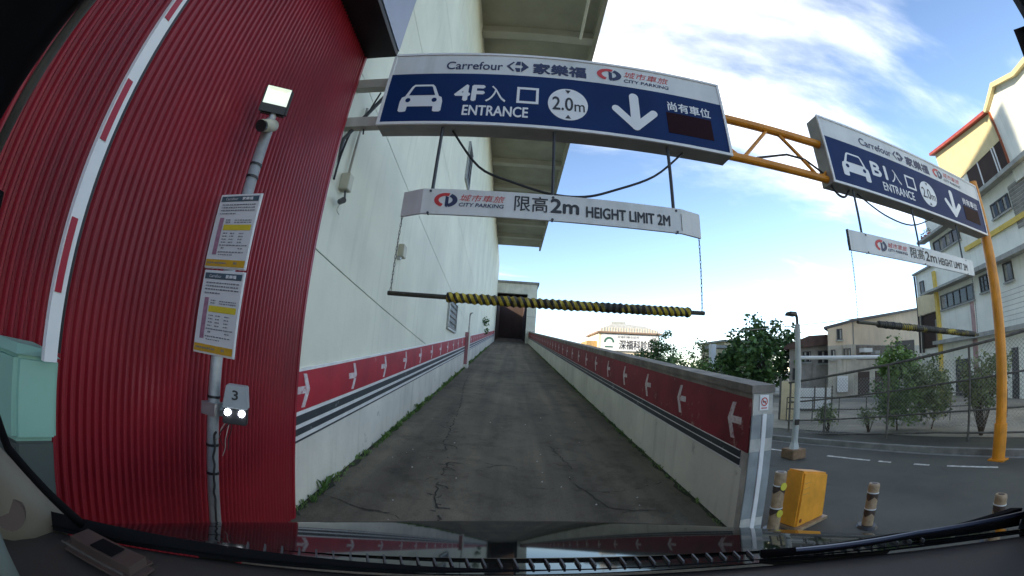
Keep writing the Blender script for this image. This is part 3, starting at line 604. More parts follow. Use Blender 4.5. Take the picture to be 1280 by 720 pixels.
# ------------------------------------------------------------------ junction box, wall cameras on the store wall
jb = thing('junction_box', 'small cream junction box with dangling wall camera on the store wall', 'box', (XL, 2.98, 2.9))
m_cream = mat('cream_plastic', (.55, .53, .40), .55, var=.1)
MB().box(XL, XL + .09, 2.92, 3.02, 2.94, 3.10).build('box', m_cream, jb, bevel=.006)
MB().tube([(XL + .05, 2.97, 2.94), (XL + .06, 2.98, 2.86)], .010, 6).build('bracket', m_rod, jb)
MB().tube([(XL + .04, 2.94, 2.82), (XL + .11, 2.86, 2.80)], .028, 10).build('camera', m_blackpl, jb)
MB().tube(smooth_path([(XL + .04, 2.95, 2.81), (XL + .03, 2.93, 2.74), (XL + .05, 2.95, 2.70)]), .004, 5).build('lead', m_cablew, jb)
cable('wall_cable', 'black cable running down from the gantry strut to the junction box', smooth_path([(XL + .05, 2.82, 3.56), (XL + .03, 2.80, 3.36), (XL + .02, 2.78, 3.16), (XL + .025, 2.76, 2.95)]), .010, m_cable)
cable('wall_conduit', 'pale conduit above the junction box on the store wall', [(XL + .03, 3.0, 3.10), (XL + .03, 3.03, 3.90)], .012, m_cablew)
wb = thing('wall_box', 'tiny white box fixed on the store wall behind the bar chain', 'box', (XL, 5.05, 2.9))
MB().box(XL, XL + .08, 4.98, 5.14, 2.90, 3.08).build('box', m_cream, wb, bevel=.008)
MB().box(XL, XL + .05, 4.96, 5.03, 2.86, 2.90).build('foot', m_galv, wb)

# ------------------------------------------------------------------ pole with notices, floodlight and cameras
PX, PY = -1.345, 1.485
pole = thing('equipment_pole', 'grey galvanised pole standing against the red corrugated wall', 'pole', (PX, PY, 0))
MB().tube([(PX, PY, 0), (PX, PY, 2.68)], .030, 14).build('shaft', m_pole, pole, smooth=True)
for z in (1.25, 1.02, .88, 2.40, 2.33): MB().tube([(PX, PY, z), (PX, PY, z + .012)], .034, 14).build('strap', m_blackpl, pole)
MB().box(PX - .11, PX + .11, PY - .11, PY + .11, 0, .02).build('base_plate', m_pole, pole)
MB().box(PX - .05, PX + .05, PY - .05, PY + .05, .02, .30).build('socket', m_galv, pole)
# tangle of cable at foot
tg = MB(); rr = random.Random(5)
P = [(PX + .05, PY - .03, 1.10)]
for i in range(26): P.append((PX + .034 + rr.uniform(-.002, .006), PY - .03 + rr.uniform(-.005, .005), 1.08 - i * .035))
tg.tube(smooth_path(P, 3), .006, 5); tg.build('cable_bundle', m_cable, pole)
m_paper = mat('printed_paper', (.70, .71, .70), .5, var=.03); m_slate = mat('slate_print', (.07, .12, .15), .5, var=.1, scale=20); m_ochre = mat('ochre_print', (.62, .36, .03), .5, var=.1, scale=12)
m_yellow = mat('yellow_print', (.75, .60, .05), .5, var=.08); m_pinkp = mat('mauve_print', (.42, .22, .30), .5, var=.2, scale=60); m_grey = mat('grey_print', (.22, .23, .25), .5, var=.2, scale=80)
def notice(label, x0, x1, z0, z1, y, sk):
    t = thing('notice_board', label, 'notice', ((x0 + x1) / 2, y, z0), 'parking tariff notices on the pole')
    W, H = x1 - x0, z1 - z0
    MB().box(x0, x1, y, y + .006, z0, z1).build('board', m_paper, t)
    def r(name, m, u0, u1, v0, v1, d=.002): return MB().add([(x0 + u * W, y - d, z0 + v * H) for u, v in ((u0, v0), (u1, v0), (u1, v1), (u0, v1))], [(0, 1, 2, 3)]).build(name, m, t, recalc=False)
    r('header', m_slate, .04, .97, .90, .975); r('footer', m_ochre, .015, .985, .015, .105); r('tariff_bar', m_yellow, .27, .95, .50, .575); r('side_label', m_pinkp, .13, .24, .17, .67)
    text('家樂福', 'lettering', m_print, t, x0 + .58 * W, x0 + .84 * W, z0 + .915 * H, z0 + .96 * H, y - .004, .03); text('Carrefour', 'lettering', m_print, t, x0 + .16 * W, x0 + .47 * W, z0 + .918 * H, z0 + .955 * H, y - .004)
    ln = MB(); rr = random.Random(int(z0 * 100))
    def row(v, u0, u1, h=.012, wl=(.02, .07)):
        u = u0
        while u < u1:
            w_ = rr.uniform(*wl); e = min(u + w_, u1); ln.add([(x0 + a * W, y - .003, z0 + b * H) for a, b in ((u, v), (e, v), (e, v + h), (u, v + h))], [(0, 1, 2, 3)]); u = e + rr.uniform(.008, .02)
    for i, v in enumerate((.845, .805, .765, .72)): row(v, .10, .94 if i < 3 else .50, .016)
    for v in (.63, .60): row(v, .30, .42, .016); row(v, .52, .93, .012)
    for v in (.45, .41, .37, .33):
        for u in (.30, .48, .70): row(v, u, u + .11, .014)
    row(.29, .27, .95, .014); row(.25, .33, .40, .02); row(.25, .75, .86, .014); row(.20, .27, .90, .014); row(.165, .30, .65, .012); row(.05, .06, .55, .02); row(.05, .72, .80, .03)
    tag(ln.build('lettering', m_grey, t, recalc=False), None, kind='stuff')
    MB().box(x0 - .004, x1 + .004, y + .006, y + .010, z0 - .004, z1 + .004).build('backing', m_print, t)
notice('upper white tariff notice with yellow bar on the grey pole', -1.485, -1.215, 1.855, 2.225, 1.445, 0)
notice('lower white tariff notice with yellow bar on the grey pole', -1.475, -1.21, 1.452, 1.838, 1.445, 0)
# floodlight, tilted down towards the lane
fl = thing('floodlight', 'lit black floodlight on top of the grey pole', 'lamp', (PX, PY, 2.68))
m_lit = mat('lit_lamp_glass', (.9, .95, .85), .2, var=0, emit=((.95, 1.0, .78), 3.0))
FT = Matrix.Translation((PX + .01, PY - .03, 2.79)) @ Matrix.Rotation(R(32), 4, 'Z') @ Matrix.Rotation(R(14), 4, 'X') @ Matrix.Scale(.82, 4)
MB(FT).box(-.10, .10, -.02, .04, -.10, .10).build('housing', m_blackpl, fl, bevel=.012)
m_refl = mat('silver_reflector', (.75, .76, .70), .3, metal=.4, var=.08, emit=((.90, 1.0, .72), .22))  # faint emission stands in for lamp light on the reflector faces
for q in (((-.085, -.035), (.085, -.035), (.05, .0), (-.05, .0)), ((-.085, .09), (-.05, .055), (.05, .055), (.085, .09)), ((-.085, -.035), (-.05, .0), (-.05, .055), (-.085, .09)), ((.085, -.035), (.085, .09), (.05, .055), (.05, .0))):
    MB(FT).add([(u, -.024 if abs(u) > .06 else -.0205, v) for u, v in q], [(0, 1, 2, 3)]).build('reflector', m_refl, fl, recalc=False)
gl = MB(FT).box(-.05, .05, -.024, -.0202, .0, .055).build('lamp_glass', m_lit, fl)
MB(FT).box(-.085, .085, -.024, -.020, -.092, -.04).build('driver_cover', m_blackpl, fl)
for i in range(6): MB(FT).box(-.08 + i * .03, -.072 + i * .03, .04, .07, -.085, .085).build('cooling_fin', m_blackpl, fl)
MB().tube([(PX, PY, 2.66), (PX + .005, PY - .005, 2.74)], .02, 8).build('mount', m_galv, fl)
cm = thing('bullet_camera', 'cream bullet camera below the floodlight on the pole', 'camera', (PX + .02, PY - .04, 2.55))
MB().tube([(PX + .01, PY + .02, 2.66), (PX + .045, PY - .10, 2.58)], .034, 14).build('body', m_cream, cm, smooth=True)
MB().tube([(PX + .0455, PY - .101, 2.5785), (PX + .050, PY - .118, 2.567)], .032, 14).build('lens_hood', m_blackpl, cm)
MB().tube([(PX, PY, 2.60), (PX + .02, PY - .02, 2.63)], .012, 6).build('bracket', m_galv, cm)
# plate-reading camera box with two lit LEDs
ir = thing('plate_camera', 'small grey camera box numbered 3 with two lit LEDs on the pole bracket', 'camera', (-1.24, 1.5, 1.1))
IT = Matrix.Translation((-1.215, 1.50, 1.235)) @ Matrix.Rotation(R(30), 4, 'Z')
m_irbox = mat('grey_camera_paint', (.36, .39, .40), .45, var=.1)
MB(IT).prism([(-.062, -.01), (.062, -.01), (.052, .095), (-.048, .095)], 'y', -.03, .05).build('hood', m_irbox, ir, bevel=.004)
MB(IT).box(-.058, .058, -.02, .045, -.085, -.012).build('lamp_block', m_blackpl, ir, bevel=.004)
m_ledlit = mat('lit_led', (1, 1, 1), .2, var=0, emit=((.85, .9, 1.0), 14.0))
for u in (-.034, .034): MB(IT).tube([(u, -.020, -.03), (u, -.028, -.03)], .015, 12).build('led', m_ledlit, ir)
text('3', 'lettering', m_ink, ir, -.016, .014, .03, .075, -.0325, .02, 0, IT)
MB().tube([(PX, PY, 1.20), (-1.22, 1.52, 1.20)], .014, 6).build('bracket', m_galv, ir)
MB().box(PX - .045, PX + .045, PY - .04, PY + .04, 1.17, 1.23).build('clamp', m_galv, ir)

for i in range(4):
    rr = random.Random(40 + i); P = [(-1.235 + rr.uniform(-.03, .03), 1.49, 1.15)]
    for j in range(4): P.append((P[-1][0] - rr.uniform(-.005, .03), P[-1][1] + rr.uniform(-.02, .02), P[-1][2] - rr.uniform(.025, .05)))
    MB().tube(smooth_path(P, 3), .0025, 4).build('loose_wire', m_cablew if i % 2 else m_cable, ir)
# ------------------------------------------------------------------ raised barrier arm and its cabinet
ba = thing('barrier_gate', 'pale green barrier cabinet with raised red and white arm', 'barrier', (-1.3, .55, 0))
MB().prism([(-1.44, .44), (-1.25, .475), (-1.225, .612), (-1.42, .60)], 'z', 1.165, 1.402).build('cabinet_head', m_green, ba, bevel=.014)
MB().hexa([(-1.44, .44, 1.40), (-1.25, .475, 1.40), (-1.225, .612, 1.40), (-1.42, .60, 1.40), (-1.43, .47, 1.425), (-1.29, .49, 1.425), (-1.27, .60, 1.415), (-1.41, .59, 1.42)]).build('lid', m_green, ba)
MB().prism([(-1.43, .45), (-1.255, .485), (-1.235, .602), (-1.41, .59)], 'z', 0, 1.165).build('cabinet_base', m_cab_base, ba, bevel=.006)  # lower part of the cabinet, darker than the head
AX, AY = -1.20, .5795
arm = MB().box(AX - .01, AX + .012, AY - .040, AY + .002, 1.395, 4.1).build('arm', m_print, ba)
m_rtape = mat('red_reflective_tape', (.38, .008, .03), .35, var=.08)
z = 1.575
for za, zb2 in ((1.58, 1.785), (2.02, 2.23), (2.49, 2.72), (2.98, 3.2), (3.45, 3.65)): MB().box(AX + .012, AX + .015, AY - .036, AY - .014, za, zb2).build('red_tape', m_rtape, ba)
MB().box(AX - .008, AX + .008, AY + .002, AY + .014, 1.42, 4.1).build('rubber_edge', m_blackpl, ba)

# ------------------------------------------------------------------ orange barrier box, bollards
ob = thing('water_barrier', 'orange plastic barrier box standing beside the parapet end', 'barrier', (3.0, 3.0, 0))
OT = Matrix.Translation((3.02, 3.06, 0)) @ Matrix.Rotation(R(14), 4, 'Z')
MB(OT).prism([(-.26, .02), (.27, .02), (.25, .50), (-.24, .60)], 'y', -.10, .12).build('body', m_orange, ob, bevel=.02)
MB(OT).box(-.28, .30, -.14, .16, 0, .03).build('foot', m_tan, ob)
for i in range(3): MB(OT).box(-.22, -.10, -.1025, -.10, .36 + i * .055, .362 + i * .055).build('embossed_line', m_tan, ob)
MB(OT).tube([(-.19, -.105, .09), (-.19, -.099, .09)], .02, 10).build('drain_plug', m_rust, ob)
def bollard(label, x, y, tilt=0, h=.44, r=.060):
    t = thing('bollard', label, 'bollard', (x, y, 0), 'tan and brown flexible bollards')
    T = Matrix.Translation((x, y, 0)) @ Matrix.Rotation(tilt, 4, 'Y')
    MB(T).tube([(0, 0, 0), (0, 0, .025)], [.12, .10], 16).build('base', m_blackpl, t)
    MB(T).tube([(0, 0, .02), (0, 0, h - .02), (0, 0, h)], [r, r, r * .9], 18).build('post', m_tan, t, smooth=False)
    rng = MB(T); rng.tube([(0, 0, h + .001), (0, 0, h + .004)], r * .55, 12); rng.build('cap_hole', m_brown, t)
    for zc in (.32 * h / .43, .16 * h / .43):
        n = 18; vs = []; fs = []
        for i in range(n + 1):
            a = 2 * math.pi * i / n; up = zc + .02; k = abs(((i / n * 3) % 1) - .5) * 2; lo = zc - .045 * (1 - k) - .012
            for zz, rr_ in ((up, r + .002), (lo, r + .002)): vs.append((math.cos(a) * rr_, math.sin(a) * rr_, zz))
        for i in range(n): fs.append((2 * i, 2 * i + 2, 2 * i + 3, 2 * i + 1))
        MB(T).add(vs, fs).build('band', m_brown, t)
        MB(T).tube([(0, 0, zc + .02), (0, 0, zc + .03)], r + .003, 18).build('white_ring', m_paper, t)
    return t
bollard('tan bollard with brown bands standing alone on the road', 3.50, 2.56, R(2))
bollard('tan bollard with lemon reflectors between parapet end and orange barrier', 2.60, 3.02, 0, .60, .062)
bollard('tan bollard half hidden behind the wiper beside the car', 4.05, 1.42, 0, .42)
for z in (.47, .20): MB().tube([(2.60, 2.958, z), (2.60, 2.950, z)], .038, 14).build('reflector', m_lemon, bpy.data.objects['bollard.001'])

# ------------------------------------------------------------------ street lamp
lp = thing('street_lamp', 'pale street lamp with brown footing beside the kerb', 'street lamp', (5.10, 5.63, 0))
LX, LY = 5.10, 5.63
m_lamp = mat('pale_grey_lamp_post', (.46, .49, .47), .5, var=.1, streak=.1)
MB().prism([(LX - .17, LY - .17), (LX + .17, LY - .17), (LX + .17, LY + .17), (LX - .17, LY + .17)], 'z', 0, .17).build('footing', mat('rusty_footing', (.26, .17, .10), .85, var=.2, scale=12), lp, bevel=.015)
MB().tube([(LX, LY, .17), (LX, LY, 2.38)], [.062, .050], 14).build('post', m_lamp, lp)
MB().tube([(LX, LY, .17), (LX, LY, .30)], [.10, .062], 8).build('flange', m_lamp, lp)
MB().tube(smooth_path([(LX, LY, 2.36), (LX - .01, LY, 2.52), (LX - .10, LY - .02, 2.58)]), .028, 8).build('arm', m_blackpl, lp)
MB().hexa([(LX - .24, LY - .10, 2.54), (LX - .04, LY - .08, 2.52), (LX - .04, LY + .08, 2.52), (LX - .24, LY + .10, 2.54), (LX - .22, LY - .07, 2.60), (LX - .05, LY - .06, 2.60), (LX - .05, LY + .06, 2.60), (LX - .22, LY + .07, 2.60)]).build('lamp_head', m_blackpl, lp, bevel=.01)
MB().box(LX - .066, LX + .02, LY - .072, LY - .045, .60, .70).build('hatch', m_blackpl, lp)
cable('overhead_cable', 'overhead wire passing the top of the street lamp', smooth_path([(4.2, 6.6, 2.33), (5.10, 5.64, 2.36), (6.6, 5.3, 2.50)]), .008, m_cablew)

# ------------------------------------------------------------------ chain-link fence
FA, FB = Vector((6.72, 7.75)), Vector((9.45, .35))
fen = thing('chain_link_fence', 'rusty chain-link fence along the far pavement', 'fence', (FA.x, FA.y, 0))
fd = FB - FA; FL = fd.length; fd = fd / FL
def fp(s, z): p_ = FA + fd * s; return (p_.x, p_.y, z)
fb = lambda s: .02 + .20 * min(1, s / 3.5); ft = lambda s: 1.27 + .125 * s
m_fence = mat('dark_fence_steel', (.13, .122, .105), .6, metal=.2, var=.25, scale=9)
m_wire = mat('fence_wire', (.30, .30, .27), .5, metal=.5, var=.1)
for s in (.05, 1.02, 2.55, 4.3, 6.0, 7.6): MB().tube([fp(s, -.0), fp(s, ft(s))], .026, 8).build('post', m_fence, fen)
for fr_, r_ in ((1.0, .030), (.62, .020), (.27, .018), (.02, .020)):
    P = [fp(s, fb(s) + (ft(s) - fb(s)) * fr_) for s in np.linspace(0, FL, 14)]; MB().tube(P, r_, 6).build('rail', m_fence, fen)
wm_ = MB(); nW = int(FL / .075)
for i in range(-28, nW):
    for sg in (1, -1):
        sA = i * .075; pts = []
        s0_, s1_ = (sA, sA + 2.0) if sg > 0 else (sA + 2.0, sA)
        P = []
        for j in range(9):
            t = j / 8; s = s0_ + (s1_ - s0_) * t; z = .1 + 2.0 * t
            if 0 <= s <= FL and fb(s) <= z <= ft(s): P.append(fp(s, z))
        if len(P) > 1: wm_.tube(P, .0032, 3, False)
tag(wm_.build('wire_mesh', m_wire, fen), None, kind='stuff')

# ------------------------------------------------------------------ vegetation
def leafmat(name, c, c2):
    m = mat(name, c, .55, var=.0); t = m.node_tree; n = t.nodes; l = t.links.new; b = n['Principled BSDF']; g = n['Geometry'] if 'Geometry' in n else n.new('ShaderNodeNewGeometry')
    a = n.new('ShaderNodeTexNoise'); a.inputs['Scale'].default_value = 2.5; a.inputs['Detail'].default_value = 8; l(g.outputs['Position'], a.inputs['Vector'])
    r = n.new('ShaderNodeValToRGB'); r.color_ramp.elements[0].position = .36; r.color_ramp.elements[0].color = (*c, 1); r.color_ramp.elements[1].position = .66; r.color_ramp.elements[1].color = (*c2, 1); l(a.outputs[0], r.inputs[0]); l(r.outputs[0], b.inputs['Base Color'])
    b.inputs['Subsurface Weight'].default_value = 0; return m
m_leafd = leafmat('dark_leaf', (.024, .065, .018), (.10, .20, .05)); m_leafm = leafmat('mid_leaf', (.065, .14, .028), (.20, .32, .08)); m_leaft = leafmat('dusty_leaf', (.09, .14, .045), (.26, .32, .12))
m_bark = mat('bark', (.09, .07, .05), .9, var=.25, scale=14, bump=.5)
def leaves(name, m, parent, centers, per, spread, size, seed, droop=.3):
    rg = np.random.default_rng(seed); C_ = np.asarray(centers, float); n = len(C_) * per
    c = np.repeat(C_, per, 0); d = rg.normal(size=(n, 3)); d /= np.linalg.norm(d, axis=1)[:, None] + 1e-9; c = c + d * (rg.random((n, 1)) ** .5) * np.asarray(spread)
    a = rg.normal(size=(n, 3)); a[:, 2] = a[:, 2] * .5 - droop; a /= np.linalg.norm(a, axis=1)[:, None]
    b = np.cross(a, rg.normal(size=(n, 3))); b /= np.linalg.norm(b, axis=1)[:, None] + 1e-9
    s = size * rg.uniform(.6, 1.4, (n, 1)); nb = np.cross(a, b)
    v = np.stack([c, c + a * s * .5 + b * s * .30 + nb * s * .06, c + a * s, c + a * s * .5 - b * s * .30 + nb * s * .06], 1).reshape(-1, 3) - np.array(BASE[parent.name])
    me = bpy.data.meshes.new(name); me.vertices.add(4 * n); me.vertices.foreach_set('co', v.ravel()); me.loops.add(4 * n); me.loops.foreach_set('vertex_index', np.arange(4 * n)); me.polygons.add(n); me.polygons.foreach_set('loop_start', np.arange(0, 4 * n, 4)); me.polygons.foreach_set('loop_total', np.full(n, 4)); me.update()
    me.materials.append(m); o = bpy.data.objects.new(name, me); col.objects.link(o); o.parent = parent; BASE[o.name] = BASE[parent.name]; return o
def tree(name, label, loc, h, rx, ry, rz, nc, per, size, m, seed, cz=None, trunk=.10, grp=None, cat='tree', spread=None):
    rr = random.Random(seed); t = thing(name, label, cat, loc, grp); L = Vector(loc); cz = cz if cz else h - rz
    tp = [L, L + Vector((rr.uniform(-.1, .1), rr.uniform(-.1, .1), cz * .5)), L + Vector((rr.uniform(-.2, .2), rr.uniform(-.2, .2), cz + rz * .4))]
    MB().tube(tp, [trunk, trunk * .8, trunk * .3], 8).build('trunk', m_bark, t)
    cs = []
    while len(cs) < nc:
        p_ = Vector((rr.uniform(-1, 1), rr.uniform(-1, 1), rr.uniform(-1, 1))); q = p_.length
        if q > 1 or q < .35: continue
        k_ = 1 + .16 * math.sin(5 * p_.x + seed) + .14 * math.sin(6 * p_.y + 2 * p_.z); cs.append(L + Vector((p_.x * rx * k_, p_.y * ry * k_, cz + p_.z * rz * k_)))
    lb = MB()
    for c in cs[:14]: lb.tube([tp[1].lerp(tp[2], rr.random()), (tp[2] + c) / 2 + Vector((0, 0, -.1)), c], [trunk * .35, trunk * .2, trunk * .08], 5)
    lb.build('limb', m_bark, t)
    leaves('crown', m, t, cs, per, spread or size * 2.6, size, seed); return t
tree('broadleaf_tree', 'large dark broadleaf tree behind the street lamp', (15.1, 19.9, .1), 4.3, 2.6, 2.2, 2.1, 95, 55, .30, m_leafd, 11, cz=2.3, trunk=.16, spread=.55)
tree('broadleaf_tree', 'leafy green tree filling the gap between dark tree and parapet', (13.0, 22.6, .1), 2.7, 2.0, 1.6, 1.3, 46, 42, .24, m_leafm, 12, cz=1.4, spread=.5)
tree('round_tree', 'round dark tree in front of the distant clinic building', (15.2, 37.2, .1), 4.9, 1.9, 1.6, 2.2, 70, 50, .26, m_leafd, 13, cz=2.8, spread=.5)
tree('scrubby_tree', 'thin scrubby tree on the skyline above the parapet', (15.0, 27.6, .1), 3.5, 1.4, 1.0, 1.5, 40, 28, .20, m_leaft, 14, cz=2.2, spread=.45)
tree('scrubby_tree', 'low scrubby tree just above the middle of the parapet', (15.9, 32.5, .1), 3.0, 1.9, 1.2, 1.2, 44, 30, .22, m_leafm, 15, cz=1.9, spread=.5)
tree('shrub', 'tall feathery green shrub behind the fence beside the white pipe', (8.75, 5.85, .1), 1.9, .74, .6, .80, 110, 52, .085, m_leafm, 21, cz=1.05, trunk=.02, cat='shrub', spread=.22)
tree('shrub', 'pale bushy shrub behind the fence between the other two shrubs', (9.3, 5.2, .1), 1.5, .62, .5, .62, 60, 60, .08, m_leaft, 22, cz=.85, trunk=.02, cat='shrub', spread=.22)
def sapling(label, loc, h, n, wd, seed, m, size, per, cat='shrub'):
    rr = random.Random(seed); t = thing('shrub', label, cat, loc); L = Vector(loc); st = MB(); cs = []
    for i in range(n):
        a = rr.uniform(0, 6.283); q = wd * rr.uniform(.35, 1); top = L + Vector((math.cos(a) * q, math.sin(a) * q, h * rr.uniform(.7, 1.0))); mid = L.lerp(top, .5) + Vector((rr.uniform(-.05, .05), rr.uniform(-.05, .05), .08))
        st.tube([L + Vector((math.cos(a) * .03, math.sin(a) * .03, 0)), mid, top], [.014, .010, .004], 5)
        for k_ in range(5): cs.append(mid.lerp(top, rr.uniform(-.1, 1.0)) + Vector((rr.uniform(-.12, .12), rr.uniform(-.12, .12), rr.uniform(-.05, .08))))
    st.build('stem', m_bark, t); leaves('foliage', m, t, cs, per, .14, size, seed); return t
sapling('many-stemmed dusty shrub behind the fence beside the yellow post', (8.95, 3.75, .1), 1.5, 20, .68, 31, m_leaft, .075, 34)
sapling('small low shrub at the fence foot near the street lamp', (7.45, 7.0, .1), .62, 8, .35, 32, m_leaft, .07, 12)
sapling('sparse dry low shrub at the fence foot under the feathery shrub', (8.1, 6.25, .1), .55, 9, .4, 33, m_leaft, .06, 9)
sapling('leafy low shrub behind the yellow post', (9.7, 2.1, .1), .9, 9, .45, 34, m_leaft, .07, 14)
# weeds at the foot of the ramp walls: grass that nobody could count
wv = []; wf = []
def weed(x, y, s, rr):
    z = zr(y) + .003
    for _ in range(rr.randint(4, 10)):
        a = rr.uniform(0, 6.283); le = s * rr.uniform(.5, 1.2); b = Vector((math.cos(a), math.sin(a), 0)) * le * .55; p0 = Vector((x + rr.uniform(-.02, .02), y + rr.uniform(-.04, .04), z)); wd = Vector((-math.sin(a), math.cos(a), 0)) * le * .12
        o = len(wv); wv.extend([p0 - wd * .5, p0 + wd * .5, p0 + b * .6 + wd + Vector((0, 0, le * .7)), p0 + b + Vector((0, 0, le * .85)), p0 + b * .6 - wd + Vector((0, 0, le * .7))]); wf.append((o, o + 1, o + 2, o + 3, o + 4))
rr = random.Random(3); y = 2.75
while y < 30:
    k_ = .5 + .5 * math.sin(y * 1.3) + rr.uniform(-.3, .3)
    for _ in range(int(2 + 7 * max(0, k_))): weed(XL + rr.uniform(.02, .09), y + rr.uniform(-.1, .1), rr.uniform(.025, .065) * (2.3 if rr.random() < .10 else 1), rr)
    for _ in range(int(1 + 4 * max(0, k_))): weed(XR - rr.uniform(.01, .07), y + rr.uniform(-.1, .1), rr.uniform(.015, .045), rr)
    if rr.random() < .3: weed(XR - rr.uniform(.01, .08), y + .1, rr.uniform(.02, .06), rr)
    y += .11 + .004 * y
mb = MB(); mb.add(wv, wf); tag(mb.build('grass', m_leafm, recalc=False), 'tufts of weeds growing along the foot of both ramp walls', 'weeds', kind='stuff')
wp = thing('wall_weed', 'weed sprouting from the store wall near the ramp top', 'plant', (XL, 22, 3.9))
MB().tube([(XL, 22, 3.9), (XL + .2, 22, 4.0)], .01, 4).build('stem', m_bark, wp); leaves('foliage', m_leafd, wp, [(XL + .2, 22, 4.0), (XL + .15, 22.6, 3.9), (XL + .12, 24, 3.6)], 26, .25, .16, 9)

# ------------------------------------------------------------------ apartment house at the far right
m_apt = mat('white_green_render', (.86, .88, .79), .8, var=.07, scale=.9, streak=.18); m_apty = mat('yellow_trim_paint', (.74, .55, .12), .7, var=.1, streak=.15); m_aptc = mat('cream_render', (.70, .60, .38), .8, var=.08, streak=.15)
m_glass = mat('dark_window_glass', (.025, .030, .032), .12, var=.3, scale=3); m_frame = mat('dark_window_frame', (.06, .06, .058), .5); m_curt = mat('pale_curtain', (.42, .42, .38), .8, var=.25, scale=7); m_roofr = mat('red_roof_trim', (.42, .09, .07), .6, var=.15)
m_ledge = mat('grey_ledge', (.40, .41, .38), .8, var=.15, streak=.3)
def frame(cx, cy, az):
    d = Vector((math.cos(R(az)), math.sin(R(az)), 0)); return Matrix(((d.x, -d.y, 0, cx), (d.y, d.x, 0, cy), (0, 0, 1, 0), (0, 0, 0, 1)))   # local x along the face, local y into picture side
AT = frame(19.44, 10.3, -118); AT = AT @ Matrix.Diagonal((1, -1, 1, 1)) if False else AT
# local +y of AT points to the camera side for az=-118 (normal (.88,-.47) rotated): check sign once
nrm = AT.to_3x3() @ Vector((0, 1, 0)); OUT = 1 if nrm.dot(Vector((-19.4, -10.3, 0))) > 0 else -1
apt = thing('apartment_house', 'white and yellow apartment house behind the fence at the far right', 'building', (19.44, 10.3, 0))
def ab(x0, x1, d0, d1, z0, z1): y0_, y1_ = sorted((OUT * d0, OUT * d1)); return MB(AT).box(x0, x1, y0_, y1_, z0, z1)
ab(0, 13, -6, 0, 0, 8.9).build('wall', m_apt, apt)
ab(-2.55, 0, -6, -.35, 0, 6.15).build('side_wall', m_apt, apt)
ab(-2.7, .3, -6.1, -.2, 6.15, 6.24).build('side_roof', m_ledge, apt)
ab(-.12, .10, .002, .14, 0, 4.78).build('yellow_pillar', m_apty, apt); ab(-.12, .10, .002, .12, 4.95, 5.75).build('yellow_pillar', m_apty, apt)
ab(-2.5, -.12, -.33, -.22, 3.98, 4.95).build('yellow_beam', m_aptc, apt)
ab(-2.4, -.2, -.348, -.30, 2.3, 3.95).build('recess_shade_sheet', m_in, apt); ab(-.9, -.35, -.30, -.28, 2.3, 3.6).build('shutter_panel', m_conc, apt)  # flat sheet on the wall, the recess's shade put into its colour
for x in (-2.56, -2.2): ab(x, x + .07, -.30, -.20, 2.1, 6.1 if x < -2.4 else 4.0).build('downpipe', m_frame, apt)
def ledge(x0, x1, z, dp=.45, h=.13, m=m_ledge): ab(x0, x1, .001, dp, z, z + h).build('ledge', m, apt)
ledge(-.3, 13, 2.38, .35, .16); ledge(-.55, 3.2, 4.76, .55, .10); ledge(3.22, 13, 4.78, .5, .16); ledge(-.5, 3.4, 7.2, .5, .11); ledge(3.42, 13, 7.42, .42, .14)
ab(2.9, 13, .002, .10, 5.84, 6.02).build('yellow_stripe', m_apty, apt)
def window(par, fn, x0, x1, z0, z1, nv, nh=1, cur=True, sill=True, kind='window'):
    wd = fn(x0, x1, .001, .02, z0, z1).build(kind, m_glass, par); f_ = .05
    fr_ = fn(x0, x1, .02, .06, z0, z0 + f_); 
    for q in ((x0, x1, z1 - f_, z1), (x0, x0 + f_, z0 + f_, z1 - f_), (x1 - f_, x1, z0 + f_, z1 - f_)):
        m2 = fn(q[0], q[1], .02, .06, q[2], q[3]); fr_.add([v if not fr_.T else fr_.T.inverted() @ v for v in m2.v], m2.f)
    fr_.build('frame', m_frame, wd)
    rr = random.Random(int(x0 * 31 + z0 * 7))
    for i in range(nv):
        a = x0 + (x1 - x0) * i / nv; b = x0 + (x1 - x0) * (i + 1) / nv
        if i: fn(a - .02, a + .02, .021, .055, z0 + f_, z1 - f_).build('mullion', m_frame, wd)
        if cur and rr.random() < .7: c = rr.uniform(.25, .6); fn(a + .04, a + .04 + (b - a - .06) * c, .0205, .0245, z0 + f_, z1 - f_).build('curtain', m_curt, wd)
    for j in range(1, nh): z = z0 + (z1 - z0) * j / nh; fn(x0 + f_, x1 - f_, .022, .05, z - .015, z + .015).build('mullion', m_frame, wd)
    if sill: fn(x0 - .05, x1 + .05, .001, .11, z0 - .06, z0).build('sill', m_ledge, wd)
    return wd
window(apt, ab, .30, 3.0, 3.88, 4.53, 5); window(apt, ab, 3.5, 4.5, 4.02, 4.66, 4, 3, False); window(apt, ab, 5.1, 5.62, 4.08, 4.74, 1); window(apt, ab, .35, 2.68, 6.45, 7.02, 4); window(apt, ab, 5.15, 6.3, 6.38, 6.92, 3)
window(apt, ab, 6.6, 8.6, 3.9, 4.6, 4)
sw = lambda x0, x1, d0, d1, z0, z1: ab(x0, x1, d0 - .35, d1 - .35, z0, z1)
window(apt, sw, -2.12, -1.70, 5.05, 5.70, 1); window(apt, sw, -.62, -.40, 5.05, 5.75, 1, 1, False)
for x0, x1, z1_ in ((1.2, 2.15, 1.62), (5.06, 5.42, 1.82)):
    dr = ab(x0, x1, .001, .04, .10, z1_).build('door', mat('dark_grey_door', (.05, .055, .06), .5), apt); ab(x0 + .08, x0 + .12, .04, .07, .75, .9).build('handle', m_galv, dr)
